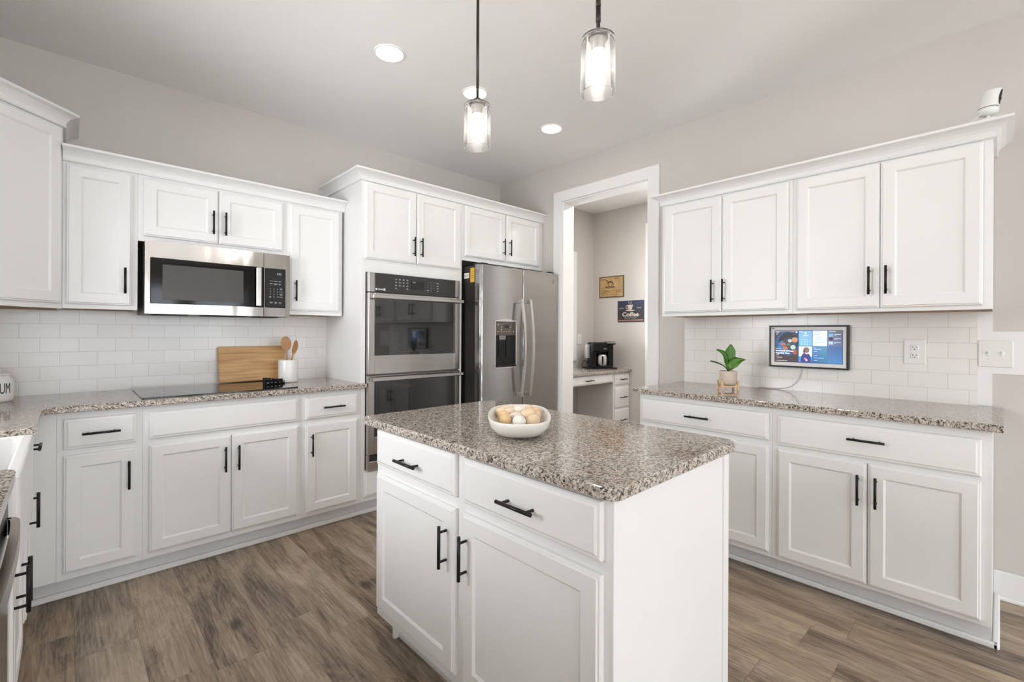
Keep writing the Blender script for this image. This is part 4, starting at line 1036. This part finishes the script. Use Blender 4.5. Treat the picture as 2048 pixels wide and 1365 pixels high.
pm.use(E('news_thumb_a', 96, 150, 228)); rect(pm, .805, .105, .865, .19, 3); pm.use(E('news_thumb_b', 52, 44, 56)); rect(pm, .805, .215, .865, .30, 3); pm.use(E('news_thumb_c', 150, 176, 226)); rect(pm, .805, .335, .865, .42, 3)
pm.build('news_tile', None, sc)
pm = MB(); pm.use(E('child_back', 186, 212, 232)); rect(pm, .375, .49, .57, .97)
pm.use(E('child_blue', 60, 128, 178)); rect(pm, .375, .80, .57, .97, 2)
pm.use(E('child_shirt', 38, 46, 110)); disc(pm, .48, .90, .075, .22, 4, 20, PI, 2*PI); rect(pm, .405, .90, .555, .97, 4)
pm.use(E('child_skin', 206, 172, 158)); disc(pm, .495, .655, .034, .075, 5); rect(pm, .47, .70, .50, .745, 4)
pm.use(E('child_hair', 112, 92, 84)); disc(pm, .488, .605, .046, .085, 6); disc(pm, .455, .65, .018, .05, 6)
pm.use(E('child_toy', 176, 96, 120)); disc(pm, .47, .87, .018, .035, 7); pm.use(E('child_toy2', 226, 222, 226)); disc(pm, .49, .91, .014, .03, 7)
pm.build('photo_tile', None, sc)
pm = MB(); pm.use(gradem('teal_gradient', rgb(18, 92, 160), rgb(38, 128, 160), 1.0, 0, SX0+SW*.58, SX0+SW*.79)); rect(pm, .578, .487, .785, .975)
pm.use(E('reminder_text', 150, 196, 222)); 
for v_, w_ in ((.525, .03), (.57, .11), (.635, .05), (.76, .05), (.83, .14), (.90, .05)): rect(pm, .595, v_, .595+w_, v_+.013, 3)
pm.build('reminder_tile', None, sc)
pm = MB(); pm.use(gradem('blue_gradient', rgb(72, 132, 190), rgb(26, 78, 140), 1.0, 2, SZ0, SZ0+SH*.5)); rect(pm, .788, .485, .992, .985); pm.build('blue_tile', None, sc)
wt = E('screen_white_text', 220, 226, 236, 1.0)
yt = ys-.0042
text('screen_lettering', 'Featured', .0085, wt, sc, (SX0+SW*.02, yt, SZ1-SH*.575), align='LEFT', ext=.0001)
text('screen_lettering', "Grandma's Chinese", .0125, wt, sc, (SX0+SW*.02, yt, SZ1-SH*.645), align='LEFT', ext=.0001, bold=.0003)
text('screen_lettering', 'Vegetable Soup', .0125, wt, sc, (SX0+SW*.02, yt, SZ1-SH*.715), align='LEFT', ext=.0001, bold=.0003)
text('screen_lettering', '2:02', .011, wt, sc, (SX0+SW*.025, yt, SZ1-SH*.065), align='LEFT', ext=.0001)
text('screen_lettering', '76', .009, wt, sc, (SX0+SW*.03, yt, SZ1-SH*.13), align='LEFT', ext=.0001)
mb = MB().use(wt); y_ = yt
mb.box(SX0+SW*.03, y_, SZ1-SH*.785, SX0+SW*.07, y_+.0005, SZ1-SH*.775); mb.box(SX0+SW*.03, y_, SZ1-SH*.955, SX0+SW*.20, y_+.0005, SZ1-SH*.948)
mb.use(E('screen_button', 120, 112, 122)); mb.box(SX0+SW*.035, y_+.0001, SZ1-SH*.88, SX0+SW*.125, y_+.0005, SZ1-SH*.835); mb.build('screen_marks', None, sc)
# its thin cord running down to the counter
cp_ = [Vector(p) for p in ((.172, -.010, 1.058), (.168, -.012, 1.02), (.150, -.014, .975), (.115, -.014, .938), (.06, -.012, .921), (-.01, -.010, .9175), (-.07, -.010, .9172))]
pts = []
for i in range(len(cp_)-1):
    p0, p1, p2, p3 = cp_[max(i-1, 0)], cp_[i], cp_[i+1], cp_[min(i+2, len(cp_)-1)]
    for k_ in range(6):
        s = k_/6; pts.append(tuple(.5*((2*p1)+(-p0+p2)*s+(2*p0-5*p1+4*p2-p3)*s*s+(-p0+3*p1-3*p2+p3)*s**3)))
pts.append(tuple(cp_[-1])); mb = MB(); mb.tube(pts, .0016, 8); mb.build('power_cord', M['cord'], t)

# ---------------------------------------------------------------- outlets and switches
def plate(name, label, cat, loc, rz, w_, h_, kind):
    t = thing(name, label, cat, loc, rz)
    MB().box(-w_/2, -.006, -h_/2, w_/2, 0, h_/2, .0025).build('cover_plate', M['plastic_white'], t)
    if kind == 'outlet':
        for sz in (-.021, .021):
            mb = MB().use(M['plastic_white']); mb.box(-.0165, -.0085, sz-.0145, .0165, -.004, sz+.0145, .004)
            mb.use(M['dark_gap']); mb.box(-.008, -.0089, sz-.001, -.0058, -.008, sz+.007); mb.box(.0058, -.0089, sz-.001, .008, -.008, sz+.007); mb.tube([(0, -.0080, sz-.008), (0, -.0089, sz-.008)], .0026, 10)
            mb.build('socket', None, t)
    elif kind == 'switch2':
        for sx in (-.023, .023):
            mb = MB().use(M['plastic_white']); mb.box(sx-.006, -.0075, -.013, sx+.006, -.004, .013, .001); mb.box(sx-.0042, -.016, .000, sx+.0042, -.006, .010, .0015)
            mb.use(M['grey_ink']); mb.box(sx-.002, -.0068, .028, sx+.002, -.0055, .0295); mb.box(sx-.002, -.0068, -.0295, sx+.002, -.0055, -.028); mb.build('toggle', None, t)
    return t
plate('wall_outlet', 'white double power outlet on the tile right of the wall display', 'outlet', (XW-.009, .310, 1.170), RZ, .088, .128, 'outlet')
plate('light_switch', 'white double toggle light switch at the right edge beside the tile', 'light switch', (XW-.006, .0165, 1.170), RZ, .118, .128, 'switch2')
plate('wall_outlet', 'white outlet plate behind the spoons on the tile above the cooktop counter', 'outlet', (1.172, YW-.009, 1.172), 0, .078, .120, 'none')
plate('wall_outlet', 'white outlet plate on the nook wall behind the coffee maker', 'outlet', (4.548, YW, 1.183), 0, .082, .122, 'outlet')

# ---------------------------------------------------------------- security camera on the right crown
t = thing('security_camera', 'white security camera sitting on top of the right wall cabinets', 'security camera', (2.890, .040, 2.1835), -.76)
t.scale = (.80, .80, .97)
MB().lathe([(.040, 0), (.043, .002), (.043, .008), (.038, .012), (.012, .014)], n=36).build('base', M['plastic_white'], t)
MB().lathe([(.008, .012), (.008, .032)], n=16).build('stem', M['plastic_white'], t)
hd = MB(); hd.lathe([(.020, .030), (.036, .034), (.0425, .046), (.0430, .060)], n=40); hdo = hd.build('lower_shell', M['plastic_white'], t)
MB().lathe([(.0420, .060), (.0420, .0625)], n=40).build('seam_ring', M['plastic_black'], t)
def headring(s, grow=0.0):
    z = .0625+.078*s; off = .026*s; r = .0425-.005*s+grow
    return off, r, z
mb = MB(); rings = []
for k_ in range(11):
    s = min(1, k_/9); off, r, z = headring(s)
    if k_ == 10: r -= .004; z += .002
    rings.append([(off+r*math.cos(2*PI*i/36), r*math.sin(2*PI*i/36), z) for i in range(36)])
mb.loft(rings, smooth=True); mb.build('head', M['plastic_white'], t)
mb = MB(); rings = []
for k_ in range(9):
    s = .08+.86*k_/8; off, r, z = headring(s); hw = .019*(math.sin(PI*(k_+.7)/9.4))**.5; A0 = -1.0
    rings.append([(off+(r+.0008)*math.cos(a_), (r+.0008)*math.sin(a_), z) for a_ in [A0+(-1+2*i/6)*hw/r for i in range(7)]] + [(off+(r-.004)*math.cos(a_), (r-.004)*math.sin(a_), z) for a_ in [A0+(1-2*i/6)*hw/r for i in range(7)]])
mb.loft(rings); fpo = mb.build('face_plate', M['plastic_black'], t)
off, r, z = headring(.45); mb = MB(); mb.tube([(off+(r-.002)*math.cos(-1.0), (r-.002)*math.sin(-1.0), z), (off+(r+.002)*math.cos(-1.0), (r+.002)*math.sin(-1.0), z)], .009, 18); mb.build('lens', M['lcd'], fpo)
mb = MB(); mb.tube([(-.036, .008, .04), (-.055, .01, .03), (-.07, .04, .006), (-.06, .12, .003), (-.05, .22, .003)], .0018, 8); mb.build('cord', M['plastic_white'], t, rot=(0, 0, .35))

# ---------------------------------------------------------------- coffee nook
t = thing('desk_cabinet', 'white desk-height cabinet with drawers in the coffee nook', 'cabinet', (3.45, 3.052, 0))
ZD = .839
mb = MB(); mb.box(1.062, 0, 0, 1.388, .515, ZD-.03, .001); mb.box(.0, 0, .700, 1.062, .02, ZD-.03); mb.box(.0, 0, .700, .02, .515, ZD-.03); mb.box(0, .0, 0, .02, .515, .70); mb.build('carcass', M['paint'], t)
drawer(t, .12, .702, 1.030, .795, L=.13)
for z0, z1 in ((.664, .785), (.398, .636), (.130, .380)): drawer(t, 1.078, z0, 1.372, z1, L=.12)
tag(MB().prism([(XN0+.03, 3.012), (XN-.001, 3.012), (XN-.001, YW-.001), (XN0+.03, YW-.001)], ZD-.03, ZD, .004).build('granite_countertop', M['granite']), 'speckled granite counter under the coffee maker in the nook', 'countertop')
# coffee maker, facing the doorway
t = thing('coffee_maker', 'black coffee maker with steel carafe on the nook counter', 'coffee maker', (4.585, 3.285, ZD), YAW-PI/2+.12)
mb = MB(); mb.box(-.185, -.11, 0, .175, .13, .016, .006); mb.build('tray', M['plastic_black'], t)
mb = MB()
mb.box(-.125, .03, .016, .125, .13, .31, .015); mb.box(-.125, -.10, .016, .125, .04, .034, .008); mb.box(-.125, -.05, .016, -.055, .04, .26, .012); mb.box(.075, -.08, .016, .135, .04, .30, .010)
mb.box(-.125, -.095, .195, .100, .04, .305, .018)
mb.build('body', M['plastic_black'], t)
mb = MB(); mb.box(.055, -.115, .285, .155, .06, .318, .010); mb.build('brew_head', M['plastic_black'], t)
mb = MB(); mb.box(.045, -.125, .300, .160, -.095, .313, .004); mb.build('brew_handle', M['silver'], t)
mb = MB().use(M['silver']); mb.lathe([(.052, .036), (.058, .045), (.060, .10), (.056, .15), (.046, .172)], .012, -.040, 28); mb.build('carafe', M['steel'], t)
MB().box(-.012, -.112, .05, .006, -.092, .15, .004).build('carafe_handle', M['plastic_black'], t)
text('maker_lettering', 'BREW', .014, M['pale_ink'], t, (.03, -.0955, .235))
mb = MB().use(M['grey_ink']); mb.box(-.165, .0, .12, -.126, .10, .285, .006); mb.build('water_tank', M['silver'], t)
mb = MB(); mb.tube([(-.13, .10, .06), (-.16, .12, .09), (-.19, .10, .05), (-.20, .06, .004), (-.17, .02, .004)], .004, 8); mb.build('power_cord', M['plastic_black'], t)

# wall signs in the nook: local x to the viewer's right = -Y
t = thing('wall_sign', 'tan vintage sign lettered CAPPUCCINO on the nook wall', 'sign', (XN, 3.484, 0), RZ)
W = .360; Z0, Z1 = 1.695, 1.960
M['sign_tan'] = plain('aged_tan_print', (.50, .33, .14, 1), .55, var=.18, scale=9)
M['sign_edge'] = plain('sign_brown_edge', (.12, .085, .045, 1), .5, var=.2, scale=30)
M['sign_ink'] = plain('sign_olive_ink', (.08, .06, .025, 1), .6)
M['sign_red'] = plain('sign_rust_ink', (.25, .10, .04, 1), .6)
MB().box(0, -.006, Z0, W, 0, Z1, .001).build('sign_board', M['sign_edge'], t)
fp = MB().box(.016, -.008, Z0+.016, W-.016, -.005, Z1-.014).build('printed_face', M['sign_tan'], t)
def cup(par, cx, cz, s, mat, y, steam=True):
    mb = MB()
    P_ = [(-.5, .42), (-.42, .1), (-.28, -.2), (-.15, -.34), (.15, -.34), (.28, -.2), (.42, .1), (.5, .42)]
    mb.loft([[(cx+x*s, y, cz+z*s) for x, z in P_], [(cx+x*s, y-.001, cz+z*s) for x, z in P_]], flip=True)
    mb.loft([[(cx+1.0*s*math.cos(a_)*.8, y, cz-.42*s+.10*s*math.sin(a_)) for a_ in [2*PI*i/20 for i in range(20)]], [(cx+1.0*s*math.cos(a_)*.8, y-.001, cz-.42*s+.10*s*math.sin(a_)) for a_ in [2*PI*i/20 for i in range(20)]]], flip=False)
    mb.tube([(cx-.45*s+.26*s*math.cos(a_), y-.0005, cz+.08*s+.26*s*math.sin(a_)) for a_ in [PI*.45+PI*1.1*i/10 for i in range(11)]], .05*s, 6)
    if steam:
        for dx in (-.22, 0, .22): mb.tube([(cx+(dx+.06*math.sin(i))*s, y-.0005, cz+(.5+.09*i)*s) for i in range(6)], .022*s, 6)
    return mb.build('cup_print', mat, par)
def cup_line(par, cx, cz, s, mat, y):
    mb = MB()
    P_ = [(-.42, .4), (-.38, .1), (-.25, -.2), (-.15, -.32), (.15, -.32), (.25, -.2), (.38, .1), (.42, .4)]
    mb.tube([(cx+x*s, y, cz+z*s) for x, z in P_], .045*s, 6); mb.tube([(cx+.42*s*math.cos(a_), y, cz+.4*s+.10*s*math.sin(a_)) for a_ in [2*PI*i/20 for i in range(21)]], .06*s, 6)
    mb.tube([(cx+.85*s*math.cos(a_), y, cz-.38*s+.10*s*math.sin(a_)) for a_ in [2*PI*i/20 for i in range(21)]], .055*s, 6)
    mb.tube([(cx+.42*s+.2*s*math.cos(a_), y, cz+.1*s+.2*s*math.sin(a_)) for a_ in [-PI*.5+PI*i/10 for i in range(11)]], .04*s, 6)
    mb.tube([(cx-.75*s, y, cz+.85*s), (cx-.35*s, y, cz+.35*s)], .05*s, 6)
    return mb.build('cup_print', mat, par)
cup_line(fp, W*.46, Z0+.160, .078, M['sign_ink'], -.0085)
text('lettering', 'CAPPUCCINO', .060, M['sign_red'], fp, (W/2, -.0085, Z0+.072), xs=.80)
text('lettering', 'FRESH', .022, M['sign_ink'], fp, (.075, -.0085, Z1-.040)); text('lettering', 'ROAST', .022, M['sign_ink'], fp, (W-.10, -.0085, Z1-.036))
mb = MB(); mb.box(.05, -.009, Z0+.034, W-.05, -.0075, Z0+.038); mb.build('printed_rule', M['sign_red'], fp)
t = thing('wall_sign', 'dark blue sign with white cup lettered Coffee on the nook wall', 'sign', (XN, 3.211, 0), RZ)
W = .355; Z0, Z1 = 1.392, 1.648
def navy():
    mt, nt, p = newmat('navy_to_brown_print'); tc = N(nt, 'ShaderNodeTexCoord'); sp = N(nt, 'ShaderNodeSeparateXYZ'); nt.links.new(tc.outputs['Object'], sp.inputs[0])
    mr = N(nt, 'ShaderNodeMapRange'); mr.inputs[1].default_value = Z0; mr.inputs[2].default_value = Z1; nt.links.new(sp.outputs[2], mr.inputs[0])
    r = ramp(nt, [(0, (.045, .022, .024, 1)), (.5, (.030, .026, .040, 1)), (1, (.022, .034, .095, 1))]); nt.links.new(mr.outputs[0], r.inputs['Fac']); nt.links.new(r.outputs['Color'], p.inputs['Base Color']); p.inputs['Roughness'].default_value = .35; return mt
fp = MB().box(0, -.006, Z0, W, 0, Z1, .001).build('sign_board', navy(), t)
M['sign_cream'] = plain('cream_print', (.62, .56, .47, 1), .5, var=.05)
cup(fp, W*.49, Z0+.172, .080, M['sign_cream'], -.0062, True)
text('lettering', 'Coffee', .068, M['sign_cream'], fp, (W*.50, -.0062, Z0+.089), bold=.0026, xs=1.22)
text('lettering', 'BEANS BY CHOICE', .016, M['sign_cream'], fp, (W*.5, -.0062, Z0+.048), xs=1.2)
text('lettering', 'ALWAYS', .017, M['sign_cream'], fp, (.052, -.0062, Z0+.166)); text('lettering', 'SERVED', .017, M['sign_cream'], fp, (W-.062, -.0062, Z0+.166))
mb = MB().use(M['sign_cream']); mb.box(.01, -.007, Z0+.022, W-.01, -.0055, Z0+.027); mb.use(M['sign_red']); mb.box(.01, -.007, Z0+.012, W-.01, -.0055, Z0+.021); mb.build('printed_rule', None, fp)

# ---------------------------------------------------------------- pendants and recessed lights
def pendant(x, y, label, couplers):
    t = thing('pendant_light', label, 'pendant light', (x, y, 0), 0, 'pendants over the island')
    MB().lathe([(.062, ZC-.024), (.064, ZC-.020), (.064, ZC-.001)], n=32).build('ceiling_canopy', M['bronze'], t)
    mb = MB(); mb.tube([(0, 0, 2.19), (0, 0, ZC-.02)], .0058, 12)
    for z in couplers: mb.tube([(0, 0, z-.002), (0, 0, z+.04)], .0078, 12)
    mb.build('rod', M['bronze'], t)
    MB().lathe([(.030, 2.165), (.031, 2.169), (.026, 2.180), (.012, 2.192), (.006, 2.194)], n=28).build('shade_cap', M['bronze'], t)
    MB().lathe([(.019, 2.128), (.0205, 2.130), (.0205, 2.155), (.026, 2.158), (.026, 2.166)], n=28).build('socket', M['nickel'], t)
    mb = MB(); g = M['glass']
    mb.lathe([(.024, 2.1665), (.049, 2.1665), (.052, 2.165), (.053, 2.162), (.053, 1.998), (.0525, 1.996), (.0500, 1.996), (.0495, 1.998), (.0495, 2.159), (.048, 2.162), (.044, 2.1625), (.024, 2.1625)], n=48, cap0=False, cap1=False)
    mb.build('glass_shade', g, t)
    MB().lathe([(.010, 2.128), (.0125, 2.112), (.015, 2.095), (.020, 2.075), (.0215, 2.060), (.0185, 2.046), (.010, 2.037), (.001, 2.035)], n=28).build('bulb', M['bulb'], t)
    return t
pendant(1.177, 1.440, 'far seeded-glass pendant light hanging over the egg bowl end of the island', (2.60,))
pendant(1.176, 0.856, 'near seeded-glass pendant light, the larger and higher one in the picture', (2.218, 2.262, 2.50))
CANS = [(1.259, 2.294, 'round recessed ceiling light farthest left above the cooktop aisle'), (1.859, 2.299, 'round recessed ceiling light behind the far pendant rod'), (2.590, 2.303, 'round recessed ceiling light nearest the doorway corner')]
HID = [(0.30, 1.0), (2.35, 0.5), (0.5, -1.5), (2.3, -1.5), (4.05, 2.15), (4.05, 0.6)]  # lights out of view; the last two are added to brighten the nook
hidlab = ['round recessed ceiling light above the sink aisle', 'round recessed ceiling light above the right counter aisle', 'round recessed ceiling light behind the camera on the left', 'round recessed ceiling light behind the camera on the right', 'unseen recessed ceiling light added to brighten the coffee nook', 'unseen recessed ceiling light added in the hall beyond the coffee nook']
first = None
for i, (x, y, lab) in enumerate(CANS + [(a_, b_, l_) for (a_, b_), l_ in zip(HID, hidlab)]):
    if first is None:
        t = thing('recessed_light', lab, 'ceiling light', (x, y, ZC), 0, 'recessed ceiling lights')
        ch1 = MB().lathe([(.082, -.001), (.082, -.005), (.074, -.008), (.070, -.004), (.070, -.001)], n=40, cap0=False, cap1=False).build('trim_ring', M['trim'], t)
        ch2 = MB().lathe([(.0695, -.0015), (.0695, -.0055), (.001, -.0055)], n=40).build('lens', M['can'], t)
        first = (t, ch1, ch2)
    else:
        r = first[0].copy(); COL.objects.link(r); r.location = (x, y, ZC); r['label'] = lab
        for ch in first[1:]:
            c_ = ch.copy(); COL.objects.link(c_); c_.parent = r
            if x > 4 and ch is first[2]: c_.data = ch.data.copy(); c_.data.materials[0] = M['can_nook_fill']
